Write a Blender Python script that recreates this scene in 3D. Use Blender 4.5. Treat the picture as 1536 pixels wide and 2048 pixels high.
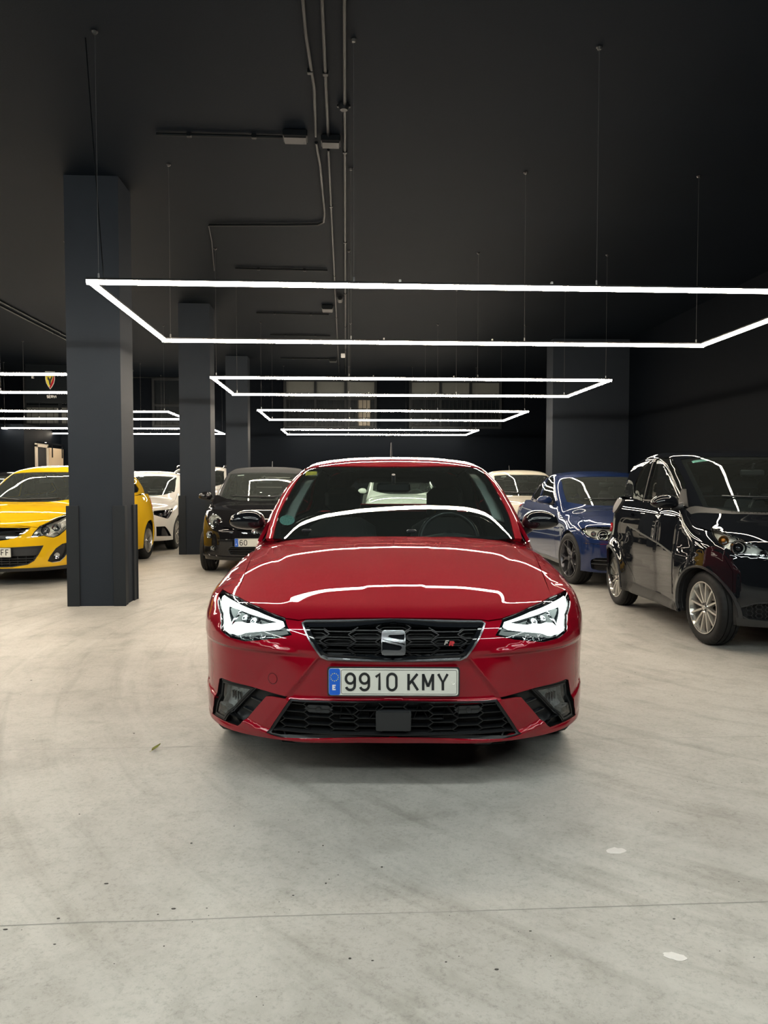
import bpy, bmesh, math, random
from math import sin, cos, pi, radians, atan2, hypot
from mathutils import Vector, Matrix
from mathutils.geometry import delaunay_2d_cdt
for o in list(bpy.data.objects): bpy.data.objects.remove(o, do_unlink=True)
SC = bpy.context.scene; COL = SC.collection
random.seed(7)
# ---------------------------------------------------------------- camera, world, exposure
cd = bpy.data.cameras.new('camera'); CAM = bpy.data.objects.new('camera', cd); COL.objects.link(CAM)
cd.sensor_fit = 'HORIZONTAL'; cd.sensor_width = 36.0; cd.lens = 36.0 * 1500 / 1536
cd.clip_start = .05; cd.clip_end = 200
CAM.location = (0, 0, 1.27); CAM.rotation_euler = (radians(90 - 2.367), 0, radians(-3.053))
SC.camera = CAM
W = bpy.data.worlds.new('world'); SC.world = W; W.use_nodes = True
W.node_tree.nodes['Background'].inputs[0].default_value = (.010, .011, .013, 1)
W.node_tree.nodes['Background'].inputs[1].default_value = 1.0
SC.view_settings.view_transform = 'Standard'; SC.view_settings.look = 'None'
SC.view_settings.gamma = 1.0; SC.view_settings.use_curve_mapping = False
SC.view_settings.exposure = 0.0
SC.cycles.use_denoising = True
SC.cycles.max_bounces = 8; SC.cycles.transparent_max_bounces = 24
SC.cycles.caustics_reflective = False; SC.cycles.caustics_refractive = False
SC.cycles.sample_clamp_indirect = 4.0
LED_POWER = 101.0        # radiance of the lamp diffusers
DRL_POWER = 5.0        # radiance of the running lights
# ---------------------------------------------------------------- car body surfaces (implicit, in the car's own metres)
# car frame: x to the car's left-hand mirror image, y from nose to tail, z up
import numpy as np
def curve(pts):
    p = np.array(sorted(pts), float); X, Y = p[:, 0], p[:, 1]; n = len(X)
    h = np.diff(X); d = np.diff(Y) / h; m = np.zeros(n)
    if n == 2: m[:] = d[0]
    else:
        for i in range(1, n - 1):
            if d[i-1] * d[i] > 0:
                w1 = 2*h[i] + h[i-1]; w2 = h[i] + 2*h[i-1]
                m[i] = (w1 + w2) / (w1 / d[i-1] + w2 / d[i])
        m[0], m[-1] = d[0], d[-1]
    def f(x):
        x = np.asarray(x, float); xc = np.clip(x, X[0], X[-1])
        i = np.clip(np.searchsorted(X, xc) - 1, 0, n - 2); t = (xc - X[i]) / h[i]
        v = ((1 + 2*t) * (1-t)**2) * Y[i] + t * (1-t)**2 * h[i] * m[i] + t*t*(3 - 2*t) * Y[i+1] + t*t*(t-1) * h[i] * m[i+1]
        return v + np.where(x < X[0], (x - X[0]) * m[0], 0) + np.where(x > X[-1], (x - X[-1]) * m[-1], 0)
    return f
def smax(a, b, k):
    h = np.maximum(k - np.abs(a - b), 0) / k
    return np.maximum(a, b) + h * h * k * 0.25
def sstep(t):
    t = np.clip(t, 0, 1); return t * t * (3 - 2 * t)
class Surf:
    def __init__(s, P):
        s.P = P; s.L = P['L']
        for k in ('prof', 'plan', 'T', 'crown', 'W', 'Wz', 'zb', 'rprof', 'rplan', 'ws', 'wsplan', 'R', 'Rc', 'Wg', 'Wgy', 'rw', 'rwplan'):
            setattr(s, 'c_' + k, curve(P[k]))
        s.disp = P.get('disp')
    def body(s, x, y, z):
        ax = np.abs(x); P = s.P
        yf = s.c_plan(ax) + s.c_prof(z)
        if s.disp: yf = yf + s.disp(ax, z)
        A = (yf - y) * P.get('sA', .9)
        W = s.c_W(y) + s.c_Wz(z)
        if 'wdisp' in P: W = W + P['wdisp'](y, z)
        for (yc, zc, r, d) in P.get('flare', ()):
            q = np.hypot(y - yc, z - zc); W = W + d * sstep((r - q) / .12) * (z < 2)
        B = ax - W
        T = s.c_T(y) - s.c_crown(ax)
        if 'tdisp' in P: T = T + P['tdisp'](ax, y)
        Cc = (z - T) * P.get('sC', .97)
        E = y - (s.L - s.c_rprof(z) - s.c_rplan(ax))
        f = smax(A, Cc, P.get('kAC', .1))
        f = smax(f, B, P.get('kB', .14))
        return smax(f, E, P.get('kE', .16))
    def green(s, x, y, z):
        ax = np.abs(x); P = s.P
        A = (s.c_ws(z) + s.c_wsplan(ax) - y) * P.get('sW', .5)
        B = ax - s.c_Wg(z) * s.c_Wgy(y)
        Cc = z - s.c_R(y) + s.c_Rc(ax)
        E = (y - s.c_rw(z) + s.c_rwplan(ax)) * .8
        f = smax(A, Cc, P.get('kGC', .05)); f = smax(f, E, P.get('kGE', .08))
        return smax(f, B, P.get('kG', .07))
    def fn(s, c): return s.green if c[0] == 'G' else s.body
    def ray(s, c, U):
        U = np.asarray(U, float).reshape(-1, 2); a, b = U[:, 0], U[:, 1]; n = len(a); P = s.P
        k = c[-1]
        if k == 'F':
            r = P.get('yc', .95); O = np.stack([0*a, 0*a + r, b], 1); D = np.stack([np.sin(a/r), -np.cos(a/r), 0*a], 1); m = 1.6
        elif k == 'R':
            r = P.get('yc', .95); O = np.stack([0*a, 0*a + s.L - r, b], 1); D = np.stack([np.sin(a/r), np.cos(a/r), 0*a], 1); m = 1.6
        elif k == 'T':
            O = np.stack([a, b, 0*a + (P.get('zg', .9) if c[0] == 'G' else .4)], 1); D = np.tile([0, 0, 1.], (n, 1)); m = 1.6
        else:
            O = np.stack([0*a, a, b], 1); D = np.tile([1., 0, 0], (n, 1)); m = 1.4
        return O, D, m
    def at(s, c, U, off=0.):
        O, D, m = s.ray(c, U); f = s.fn(c); lo = np.zeros(len(O)); hi = np.full(len(O), m)
        for _ in range(26):
            t = (lo + hi) / 2; q = O + D * t[:, None]; ins = f(q[:, 0], q[:, 1], q[:, 2]) < 0
            lo = np.where(ins, t, lo); hi = np.where(ins, hi, t)
        p = O + D * ((lo + hi) / 2)[:, None]; nr = s.normal(c, p)
        if np.any(off): p = p + nr * (off[:, None] if np.ndim(off) else off)
        return p, nr
    def normal(s, c, p, e=2e-3):
        f = s.fn(c); x, y, z = p[:, 0], p[:, 1], p[:, 2]
        g = np.stack([f(x+e, y, z) - f(x-e, y, z), f(x, y+e, z) - f(x, y-e, z), f(x, y, z+e) - f(x, y, z-e)], 1)
        return g / np.maximum(np.linalg.norm(g, axis=1), 1e-9)[:, None]
    def chart(s, c, p):
        p = np.asarray(p, float).reshape(-1, 3); k = c[-1]; r = s.P.get('yc', .95)
        if k == 'F': return np.stack([np.arctan2(p[:, 0], r - p[:, 1]) * r, p[:, 2]], 1)
        if k == 'R': return np.stack([np.arctan2(p[:, 0], p[:, 1] - s.L + r) * r, p[:, 2]], 1)
        if k == 'T': return p[:, :2].copy()
        return p[:, 1:].copy()
# ---------------------------------------------------------------- the profiles of each car
def hero_ridge(ax): return .232 + .13 * np.clip((ax - .45) / .42, 0, 1) ** 1.3
def hero_disp(ax, z):
    xd = .305 + (.56 - z) * .80           # the two diagonal blades of the bumper
    band = sstep((z - .20) / .03) * sstep((.575 - z) / .02)
    d = .012 * sstep((xd - ax) / .022) * sstep((z - .375) / .015) * sstep((.562 - z) / .02) + .14 * np.clip(ax - xd, 0, .16) * band
    zl = hero_ridge(ax)                    # splitter ridge along the bottom
    d = d - .024 * sstep((zl - z) / .026) * sstep((ax - .10) / .3)
    zc = .572 + .10 * np.clip((ax - .33) / .5, 0, 1)                # crease that runs from the grille corner out
    return d - .012 * sstep((zc - z) / .022) * sstep((ax - .36) / .10) * sstep((z - .40) / .14)
def hero_tdisp(ax, y):
    xc = .40 + .19 * np.clip(y / 1.05, 0, 1)                        # bonnet crease
    xi = .11 + .10 * np.clip(y / 1.05, 0, 1)
    return -.0055 * sstep((ax - xc) / .07) * sstep((y - .06) / .25) + .002 * sstep((xi - ax) / .03) * sstep((y - .1) / .25)
SPEC = {}
SPEC['hero'] = dict(L=4.06, yc=.95, disp=hero_disp, tdisp=hero_tdisp,
    prof=[(.15, .07), (.21, .03), (.26, .01), (.40, .0), (.56, .0), (.72, .035), (.80, .08), (.95, .2)],
    plan=[(0, 0), (.15, .004), (.30, .018), (.45, .052), (.60, .115), (.72, .20), (.82, .34), (.90, .55)],
    T=[(-.1, .675), (0, .695), (.05, .713), (.12, .737), (.22, .769), (.38, .819), (.55, .866), (.75, .912), (.94, .946), (1.08, .966), (1.36, .985), (1.55, 1.15), (1.8, 1.4), (4.2, 1.4)],
    crown=[(0, 0), (.3, .006), (.5, .02), (.65, .042), (.78, .075), (.9, .12)],
    W=[(-.2, .902), (.2, .914), (.5, .924), (.85, .922), (1.3, .89), (2.0, .888), (2.9, .895), (3.35, .90), (3.8, .86), (4.1, .81)], kB=.10,
    Wz=[(.1, -.05), (.2, -.02), (.3, -.004), (.5, 0), (.62, -.004), (.75, -.03), (.85, -.06), (.95, -.088), (1.05, -.115)],
    zb=[(0, .2), (4.1, .2)], rprof=[(.2, .12), (.4, .02), (.6, 0), (.8, .03), (1.0, .09)],
    rplan=[(0, 0), (.4, .02), (.7, .1), (.9, .3)],
    ws=[(.90, 1.005), (.965, 1.115), (1.1, 1.358), (1.25, 1.642), (1.385, 1.922), (1.45, 2.08)],
    wsplan=[(0, 0), (.2, .005), (.4, .022), (.55, .052), (.65, .098), (.73, .165), (.82, .30)],
    R=[(1.6, 1.34), (1.8, 1.375), (2.0, 1.408), (2.3, 1.438), (2.6, 1.446), (3.0, 1.438), (3.4, 1.41), (3.75, 1.37), (4, 1.34)],
    Rc=[(0, 0), (.25, .006), (.4, .018), (.55, .04), (.7, .075)],
    Wg=[(.85, .815), (.93, .80), (1.0, .775), (1.1, .742), (1.2, .703), (1.3, .652), (1.38, .595), (1.5, .49)],
    Wgy=[(1.0, .97), (1.5, 1.0), (2.6, 1.0), (3.4, .94), (3.8, .88)],
    rw=[(.9, 4.02), (1.05, 3.95), (1.35, 3.72), (1.5, 3.58)], rwplan=[(0, 0), (.4, .03), (.7, .12)])
def spec(L, w, cowl, head, roof, tail, nose, belt, topw=.60, zb=.2, ws_c=.9, k=None, **kw):
    # cowl, head, roof, tail: (y, z) on the centre line; nose: z of the bonnet's leading edge; w: half width; topw: half width of the roof edge
    cy, cz = cowl; hy, hz = head; f = w / .9; sl = (hy - cy) / (hz - cz); Hr = roof[1]
    d = dict(L=L, yc=.95,
        prof=[(.15, .06), (.25, .015), (.42, .0), (.56, .005), (nose, .05), (nose + .1, .12), (nose + .3, .3)],
        plan=[(0, 0), (.15*f, .006), (.30*f, .024), (.45*f, .062), (.60*f, .13), (.72*f, .22), (.82*f, .36), (.90*f, .6)],
        T=[(-.1, nose-.045), (0, nose-.005), (.06, nose+.022), (.18, nose+.07), (cy*.45, nose+.62*(cz-nose)), (cy*.75, nose+.87*(cz-nose)), (cy, cz), (cy+.15, cz+.08), (cy+.4, cz+.3), (cy+.7, cz+.45), (L+.2, cz+.45)],
        crown=[(0, 0), (.33*w, .006), (.55*w, .02), (.72*w, .042), (.87*w, .075), (w, .12)],
        W=[(-.2, w-.01), (.2, w), (.5, w+.01), (.85, w+.012), (1.3, w-.008), (L*.5, w-.004), (L*.72, w+.004), (L*.84, w+.008), (L*.94, w-.03), (L+.1, w-.08)], kB=.11,
        Wz=[(.1, -.05), (.2, -.02), (.3, -.004), (.5, 0), (.62, -.004), (.75, -.022), (belt-.08, -.05), (belt+.02, -.085), (belt+.15, -.12)],
        zb=[(0, zb), (L, zb)], rprof=[(.2, .12), (.4, .02), (.6, 0), (.8, .03), (belt+.05, .09)], rplan=[(0, 0), (.4, .02), (.7, .1), (.9, .3)],
        ws=[(cz-.08, cy-.08*sl*.95), (cz, cy), ((cz+hz)/2, (cy+hy)/2-.012), (hz, hy), (hz+.08, hy+.08*sl*1.3)],
        wsplan=[(0, 0), (.2*f, .014*ws_c), (.4*f, .06*ws_c), (.55*f, .125*ws_c), (.68*f, .225*ws_c), (.82*f, .38*ws_c)],
        R=[(hy-.2, hz-.04), (hy, hz), ((hy+roof[0])/2, hz+.7*(Hr-hz)), (roof[0], Hr), ((roof[0]+tail[0])/2, Hr-.35*(Hr-tail[1])), tail, (tail[0]+.3, tail[1]-.05)],
        Rc=[(0, 0), (.25, .006), (.4, .018), (.55, .04), (.7, .075)],
        Wg=[(belt-.1, w-.075), (belt, w-.095), (belt+.3*(Hr-belt), w-.095-.22*(w-.095-topw)), (belt+.6*(Hr-belt), w-.095-.55*(w-.095-topw)), (Hr-.06, topw), (Hr+.06, topw-.11)],
        Wgy=[(hy-.8, .97), (hy, 1.0), (roof[0], 1.0), (tail[0]-.3, .95), (tail[0]+.1, .89)],
        rw=[(belt-.05, L-.06), (belt+.1, L-.12), (tail[1]-.03, tail[0]+.02), (Hr+.05, tail[0]-.10)], rwplan=[(0, 0), (.4, .03), (.7, .12)], zg=belt-.07)
    d.update(kw); return d
def smart_wdisp(y, z):
    zl = .655 + (y - .89) * .165                                    # door crease
    return -.11 * np.clip(zl - z, 0, .26) * sstep((y - .88) / .06) * sstep((2.02 - y) / .2) + .035 * sstep((.27 - z) / .05) * sstep((y - .85) / .1) * sstep((1.95 - y) / .15)
SPEC['smart'] = spec(2.72, .775, (.60, 1.0), (1.12, 1.48), (1.55, 1.555), (2.40, 1.42), .80, 1.06, topw=.665, ws_c=.62,
    T=[(-.1, .70), (0, .755), (.05, .80), (.15, .86), (.3, .915), (.45, .955), (.6, 1.0), (.75, 1.08), (1.0, 1.3), (2.8, 1.5)],
    plan=[(0, 0), (.2, .012), (.4, .055), (.55, .115), (.66, .20), (.74, .35), (.79, .55)], yc=.8, wdisp=smart_wdisp, Rc=[(0, 0), (.3, .004), (.5, .014), (.62, .028), (.75, .06)],
    flare=((.47, .29, .40, .02), (2.34, .29, .42, .03)))
SPEC['coupe'] = spec(4.36, .868, (1.28, .955), (2.02, 1.345), (2.55, 1.418), (3.62, 1.06), .70, .94, topw=.63, ws_c=.85,
    rw=[(.88, 3.92), (1.0, 3.72), (1.15, 3.42), (1.3, 3.08), (1.42, 2.8)],
    T=[(-.1, .655), (0, .70), (.06, .725), (.18, .765), (.5, .845), (.9, .91), (1.28, .955), (1.43, 1.03), (1.7, 1.25), (2.3, 1.4), (3.4, 1.3), (3.65, .99), (4.0, .97), (4.4, .93)],
    flare=((.76, .32, .42, .012), (3.42, .32, .42, .02)))
SPEC['bubble'] = spec(3.55, .808, (.82, .99), (1.42, 1.395), (1.95, 1.495), (3.1, 1.41), .70, .99, topw=.57, ws_c=.8,
    T=[(-.1, .60), (-.02, .66), (.04, .74), (.12, .81), (.3, .885), (.55, .945), (.82, .99), (.97, 1.07), (1.25, 1.3), (3.7, 1.4)],
    flare=((.70, .3, .40, .015), (3.0, .3, .4, .015)))
SPEC['hatch'] = spec(4.0, .862, (.98, 1.0), (1.72, 1.40), (2.25, 1.50), (3.55, 1.39), .73, 1.0, topw=.64, ws_c=.9,
    flare=((.85, .3, .42, .012), (3.36, .3, .42, .012)))
SPEC['five_door'] = spec(4.2, .89, (1.10, .98), (1.80, 1.375), (2.35, 1.475), (3.75, 1.38), .72, .98, topw=.64)
SPEC['tall'] = spec(4.4, .90, (1.15, 1.12), (1.85, 1.56), (2.4, 1.66), (4.05, 1.60), .86, 1.12, topw=.64, zb=.26)
# ---------------------------------------------------------------- outlines of lamps, grilles and joints in the metres of each car skin
POLY = {
 'hero_headlight': [(1.0034, 0.7648), (0.8121, 0.7528), (0.6294, 0.7305), (0.473, 0.7008), (0.4144, 0.6395), (0.4905, 0.6192), (0.6112, 0.599), (0.6976, 0.6041), (0.759, 0.6218), (0.8219, 0.6828)],
 'hero_drl': [(0.9421, 0.7503), (0.9468, 0.7607), (0.8013, 0.7483), (0.609, 0.7248), (0.4931, 0.6993), (0.4615, 0.681), (0.4843, 0.6633), (0.6216, 0.6369), (0.7096, 0.6205), (0.7525, 0.6301), (0.8534, 0.7072)],
 'hero_drl_hole': [(0.8255, 0.7274), (0.7288, 0.7208), (0.5823, 0.7028), (0.4935, 0.6893), (0.5735, 0.6736), (0.6263, 0.6701), (0.6713, 0.6754), (0.7091, 0.669), (0.7246, 0.6481), (0.7523, 0.6749)],
 'hero_hoodline': [(-0.0001, 0.7067), (0.1922, 0.7045), (0.3198, 0.7), (0.3828, 0.6974), (0.4063, 0.6931), (0.4662, 0.6976), (0.6117, 0.7194), (0.8068, 0.7406)],
 'hero_grille': [(-0.0001, 0.7025), (0.1905, 0.6995), (0.3766, 0.6941), (0.391, 0.6848), (0.3092, 0.5802), (0.2914, 0.5585), (0.2671, 0.5468), (0.1768, 0.5448), (-0.0002, 0.5446)],
 'hero_lower': [(-0.0002, 0.3852), (0.3754, 0.379), (0.415, 0.3797), (0.5215, 0.2243), (0.5014, 0.2158), (0.466, 0.2112), (0.2613, 0.2214), (-0.0003, 0.2262)],
 'hero_fog': [(0.7858, 0.4079), (0.8088, 0.3987), (0.8616, 0.268), (0.8986, 0.2189), (0.8021, 0.2232), (0.6945, 0.2256), (0.6679, 0.2256), (0.646, 0.2403), (0.5246, 0.3751), (0.496, 0.3794), (0.4342, 0.3777), (0.4283, 0.3872), (0.5289, 0.3974), (0.6349, 0.4058)],
 'hero_foglens': [(0.7813, 0.3842), (0.6202, 0.3867), (0.771, 0.2415), (0.8446, 0.2405), (0.806, 0.2996)],
 'hero_foggap': [(0.5987, 0.3852), (0.5335, 0.3762), (0.6559, 0.2433), (0.7494, 0.2323), (0.7552, 0.239)],
 'hero_tow': [(0.4952, 0.4534)],
 'hero_sensor': [(0.3104, 0.3464)],
 'hero_cutT': [(0.7226, 0.3844), (0.7224, 0.577), (0.7344, 0.8979), (0.7826, 1.4397)],
 'hero_stick': [(-0.5754, 1.9149), (-0.4968, 1.8824), (-0.4938, 1.8212), (-0.5695, 1.8365)],
 'hero_round': [(-0.573, 1.3302), (-0.5732, 1.3155), (-0.5781, 1.3039), (-0.587, 1.2968), (-0.5992, 1.2951), (-0.6135, 1.2991), (-0.6286, 1.3087), (-0.6432, 1.3228), (-0.6556, 1.3402), (-0.6649, 1.3591), (-0.6698, 1.3772), (-0.6699, 1.3924), (-0.665, 1.4029), (-0.6556, 1.4082), (-0.6429, 1.4082), (-0.628, 1.4028), (-0.6125, 1.3929), (-0.598, 1.3793), (-0.5859, 1.3635), (-0.5773, 1.3467)],
 'hero_wip': [(-0.5262, 1.3107), (-0.4825, 1.2809), (0.0962, 1.133)],
 'hero_badge': [(0.2028, 0.6042), (0.2538, 0.6336)],
 'smart_hl': [(0.9396, 0.9144), (0.8991, 0.9032), (0.812, 0.8941), (0.6452, 0.8482), (0.527, 0.8037), (0.4383, 0.7572), (0.4373, 0.7203), (0.5127, 0.7179), (0.627, 0.7376), (0.7232, 0.7693), (0.7973, 0.8238), (0.8624, 0.8711)],
 'smart_hlhole': [(0.6336, 0.7875), (0.7554, 0.8435)],
 'smart_grille': [(0.5589, 0.3461), (0.4974, 0.3765), (0.4309, 0.3846), (0.4285, 0.2421), (0.5105, 0.2631), (0.5451, 0.2952)],
 'coupe_hl': [(0.9738, 0.691), (0.8898, 0.7203), (0.7757, 0.7355), (0.639, 0.7356), (0.5332, 0.7339), (0.5131, 0.6266), (0.5899, 0.577), (0.6812, 0.5814), (0.7834, 0.6017), (0.8742, 0.6398)],
 'coupe_hlring': [(0.6785, 0.6614), (0.5398, 0.6511)],
 'coupe_intake': [(0.807, 0.3665), (0.6267, 0.3843), (0.5622, 0.3877), (0.5652, 0.225), (0.7381, 0.2033), (0.8141, 0.2142)],
 'bubble_hl': [(0.5566, 0.7246)],
 'bubble_hl2': [(0.6184, 0.5419)],
 'bubble_fog': [(0.5738, 0.367)],
 'bubble_intake': [(0.3335, 0.3918), (0.0524, 0.3786), (0.0552, 0.2719), (0.3158, 0.2778), (0.3611, 0.315)],
 'bubble_fogrec': [(0.654, 0.4102), (0.5004, 0.4478), (0.3984, 0.3751), (0.3968, 0.2758), (0.5379, 0.278), (0.6359, 0.3268)],
 'hatch_hl': [(0.5044, 0.5921), (0.5449, 0.6589), (0.6056, 0.7246), (0.7976, 0.8012), (0.967, 0.8491), (1.1406, 0.8785), (1.0092, 0.7379), (0.9327, 0.6713), (0.818, 0.5964), (0.7547, 0.577), (0.6904, 0.5883), (0.643, 0.6059), (0.5555, 0.5942)],
 'hatch_hlb': [(0.6835, 0.6843), (0.8226, 0.7164), (0.6049, 0.6493)],
 'hatch_grille': [(0.0237, 0.7089), (0.1578, 0.7123), (0.5106, 0.7084), (0.4505, 0.6464), (0.3487, 0.5921), (0.2448, 0.5672), (0.1734, 0.5565), (0.0471, 0.5493)],
 'hatch_lower': [(0.0472, 0.4738), (0.173, 0.4734), (0.6394, 0.4909), (0.5841, 0.3822), (0.5372, 0.3073), (0.4705, 0.2639), (0.3065, 0.2379), (0.1618, 0.2321), (0.0326, 0.2325)],
 'hatch_fog': [(0.6787, 0.2948), (0.7065, 0.3591), (0.7736, 0.4475), (0.856, 0.4959), (0.9867, 0.513), (0.9562, 0.4242), (0.8895, 0.3276), (0.8206, 0.2789), (0.7286, 0.2753)],
 'hatch_fogb': [(0.7918, 0.3523)],
 'five_hl': [(0.6318, 0.738), (0.773, 0.7472), (1.1133, 0.7681), (1.0289, 0.693), (0.889, 0.5892), (0.8385, 0.598), (0.7137, 0.635), (0.6188, 0.6695)],
 'five_hldrl': [(0.9119, 0.7493), (1.0522, 0.7637), (0.8806, 0.596)],
 'five_fog': [(0.6479, 0.4591), (0.8165, 0.4574), (0.8647, 0.4159), (0.9929, 0.2702), (0.6553, 0.2859)],
}
# ---------------------------------------------------------------- materials
def _mat(name):
    m = bpy.data.materials.new(name); m.use_nodes = True
    nt = m.node_tree; return m, nt, nt.nodes, nt.links
def mat(name, col, rough=.5, metal=0., coat=0., spec=.5, noise=0., nscale=30., bump=0., bscale=200.):
    m, nt, N, L = _mat(name); b = N['Principled BSDF']
    b.inputs['Base Color'].default_value = (*col, 1); b.inputs['Roughness'].default_value = rough
    b.inputs['Metallic'].default_value = metal; b.inputs['Coat Weight'].default_value = coat
    b.inputs['Coat Roughness'].default_value = .015; b.inputs['Specular IOR Level'].default_value = spec
    tc = N.new('ShaderNodeTexCoord')
    if noise:
        n = N.new('ShaderNodeTexNoise'); n.inputs['Scale'].default_value = nscale; n.inputs['Detail'].default_value = 6
        L.new(tc.outputs['Object'], n.inputs['Vector'])
        mx = N.new('ShaderNodeMix'); mx.data_type = 'RGBA'
        mx.inputs[6].default_value = (*[c * (1 - noise) for c in col], 1); mx.inputs[7].default_value = (*[min(1, c * (1 + noise)) for c in col], 1)
        L.new(n.outputs['Fac'], mx.inputs[0]); L.new(mx.outputs[2], b.inputs['Base Color'])
    if bump:
        n = N.new('ShaderNodeTexNoise'); n.inputs['Scale'].default_value = bscale; n.inputs['Detail'].default_value = 3
        L.new(tc.outputs['Object'], n.inputs['Vector'])
        bp = N.new('ShaderNodeBump'); bp.inputs['Strength'].default_value = bump; bp.inputs['Distance'].default_value = .004
        L.new(n.outputs['Fac'], bp.inputs['Height']); L.new(bp.outputs['Normal'], b.inputs['Normal'])
    return m
def paint(name, col, metal=.0, rough=.35, flake=0.):
    m, nt, N, L = _mat(name); b = N['Principled BSDF']
    b.inputs['Metallic'].default_value = metal; b.inputs['Roughness'].default_value = rough
    b.inputs['Coat Weight'].default_value = 1.0; b.inputs['Coat Roughness'].default_value = .010; b.inputs['Coat IOR'].default_value = 1.5
    b.inputs['Specular IOR Level'].default_value = .0
    tc = N.new('ShaderNodeTexCoord'); v = N.new('ShaderNodeTexVoronoi'); v.inputs['Scale'].default_value = 900
    L.new(tc.outputs['Object'], v.inputs['Vector'])
    mx = N.new('ShaderNodeMix'); mx.data_type = 'RGBA'
    mx.inputs[6].default_value = (*[c * (1 - flake) for c in col], 1); mx.inputs[7].default_value = (*[min(1, c * (1 + flake)) for c in col], 1)
    L.new(v.outputs['Color'], mx.inputs[0])
    # the inner face of a body panel is bare dark lining
    g = N.new('ShaderNodeNewGeometry'); bk = N.new('ShaderNodeMix'); bk.data_type = 'RGBA'; bk.inputs[7].default_value = (.012, .012, .013, 1)
    L.new(g.outputs['Backfacing'], bk.inputs[0]); L.new(mx.outputs[2], bk.inputs[6]); L.new(bk.outputs[2], b.inputs['Base Color'])
    iv = N.new('ShaderNodeMath'); iv.operation = 'SUBTRACT'; iv.inputs[0].default_value = 1.0; L.new(g.outputs['Backfacing'], iv.inputs[1]); L.new(iv.outputs[0], b.inputs['Coat Weight'])
    return m
def emit(name, col, power):
    m, nt, N, L = _mat(name); N.remove(N['Principled BSDF']); e = N.new('ShaderNodeEmission')
    e.inputs[0].default_value = (*col, 1); e.inputs[1].default_value = power
    L.new(e.outputs[0], N['Material Output'].inputs[0]); return m
def glass(name, tint, gloss=1.0, rough=.0, haze=.0):
    m, nt, N, L = _mat(name); N.remove(N['Principled BSDF'])
    t = N.new('ShaderNodeBsdfTransparent'); t.inputs[0].default_value = (*tint, 1)
    g = N.new('ShaderNodeBsdfGlossy'); g.inputs['Roughness'].default_value = rough; g.inputs[0].default_value = (gloss, gloss, gloss, 1)
    f = N.new('ShaderNodeFresnel'); f.inputs[0].default_value = 1.5
    mx = N.new('ShaderNodeMixShader'); L.new(f.outputs[0], mx.inputs[0]); L.new(t.outputs[0], mx.inputs[1]); L.new(g.outputs[0], mx.inputs[2])
    out = mx.outputs[0]
    if haze:                                    # a film of dust
        d = N.new('ShaderNodeBsdfDiffuse'); d.inputs[0].default_value = (.62, .70, .66, 1)
        h = N.new('ShaderNodeMixShader'); h.inputs[0].default_value = haze
        L.new(out, h.inputs[1]); L.new(d.outputs[0], h.inputs[2]); out = h.outputs[0]
    L.new(out, N['Material Output'].inputs[0]); return m
M = {}
M['red'] = paint('red_candy_paint', (.25, .003, .012), .22, .42, .05)
M['yellow'] = paint('yellow_paint', (.78, .47, .012), 0, .4)
M['black_paint'] = paint('black_paint', (.006, .007, .009), 0, .3)
M['grey_black'] = paint('black_pearl_paint', (.0085, .0085, .0095), .1, .4, .1)
M['blue'] = paint('dark_blue_paint', (.010, .022, .075), .25, .4, .15)
M['white'] = paint('white_paint', (.74, .72, .68), 0, .4)
M['cream'] = paint('cream_paint', (.66, .62, .52), 0, .4)
M['pale_green'] = paint('white_green_paint', (.62, .66, .62), 0, .4)
M['chrome'] = mat('chrome', (.75, .76, .78), .06, 1)
M['dark_chrome'] = mat('dark_chrome', (.35, .36, .38), .12, 1)
M['plastic'] = mat('black_plastic', (.018, .019, .021), .42, bump=.15, bscale=600)
M['gloss_black'] = mat('gloss_black', (.007, .008, .010), .08)
M['lamp_chrome'] = mat('lamp_chrome', (.90, .88, .82), .30, .25, noise=.10, nscale=60, bump=1.0, bscale=70)
M['frosted'] = mat('frosted_reflector', (.62, .63, .63), .40, .3, noise=.5, nscale=90)
M['satin_black'] = mat('satin_black', (.02, .022, .025), .3)
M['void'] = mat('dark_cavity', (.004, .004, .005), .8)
M['rubber'] = mat('tyre_rubber', (.012, .0125, .013), .6, spec=.22, bump=.2, bscale=120)
M['alloy'] = mat('silver_alloy', (.62, .61, .58), .25, .9)
M['dark_alloy'] = mat('anthracite_alloy', (.10, .10, .11), .28, .9)
M['disc'] = mat('brake_steel', (.30, .29, .28), .35, 1)
M['grey_trim'] = mat('grey_trim', (.035, .035, .034), .5, spec=.3, bump=.2, bscale=500)
M['silver_trim'] = mat('silver_grey_panel', (.22, .21, .19), .3, .6)
M['fabric'] = mat('dark_seat_fabric', (.032, .034, .037), .85, bump=.4, bscale=500)
M['dash'] = mat('dashboard_vinyl', (.065, .072, .075), .55, bump=.3, bscale=400)
M['trim_pale'] = mat('pale_pillar_trim', (.46, .50, .47), .7)
M['badge_silver'] = mat('badge_silver', (.34, .35, .37), .24, .85)
M['grille_black'] = mat('grille_black', (.0085, .009, .010), .38, spec=.35)
M['glass'] = glass('windscreen_glass', (.80, .90, .87), haze=.013)
M['glass_dusty'] = glass('dusty_windscreen_glass', (.80, .90, .87), haze=.042)
M['glass_dark'] = glass('tinted_glass', (.28, .32, .31), haze=.012)
M['lens'] = glass('clear_lens', (.92, .95, .95))
M['plate_white'] = mat('plate_white', (.70, .70, .64), .4, noise=.05, nscale=14)
M['plate_blue'] = mat('plate_blue', (.005, .11, .60), .4)
M['ink'] = mat('plate_ink', (.012, .014, .016), .45)
M['ink_white'] = mat('white_print', (.80, .80, .78), .5)
M['ink_yellow'] = mat('yellow_print', (.85, .72, .05), .5)
M['badge_red'] = mat('red_enamel', (.50, .015, .025), .2, coat=1)
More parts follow.
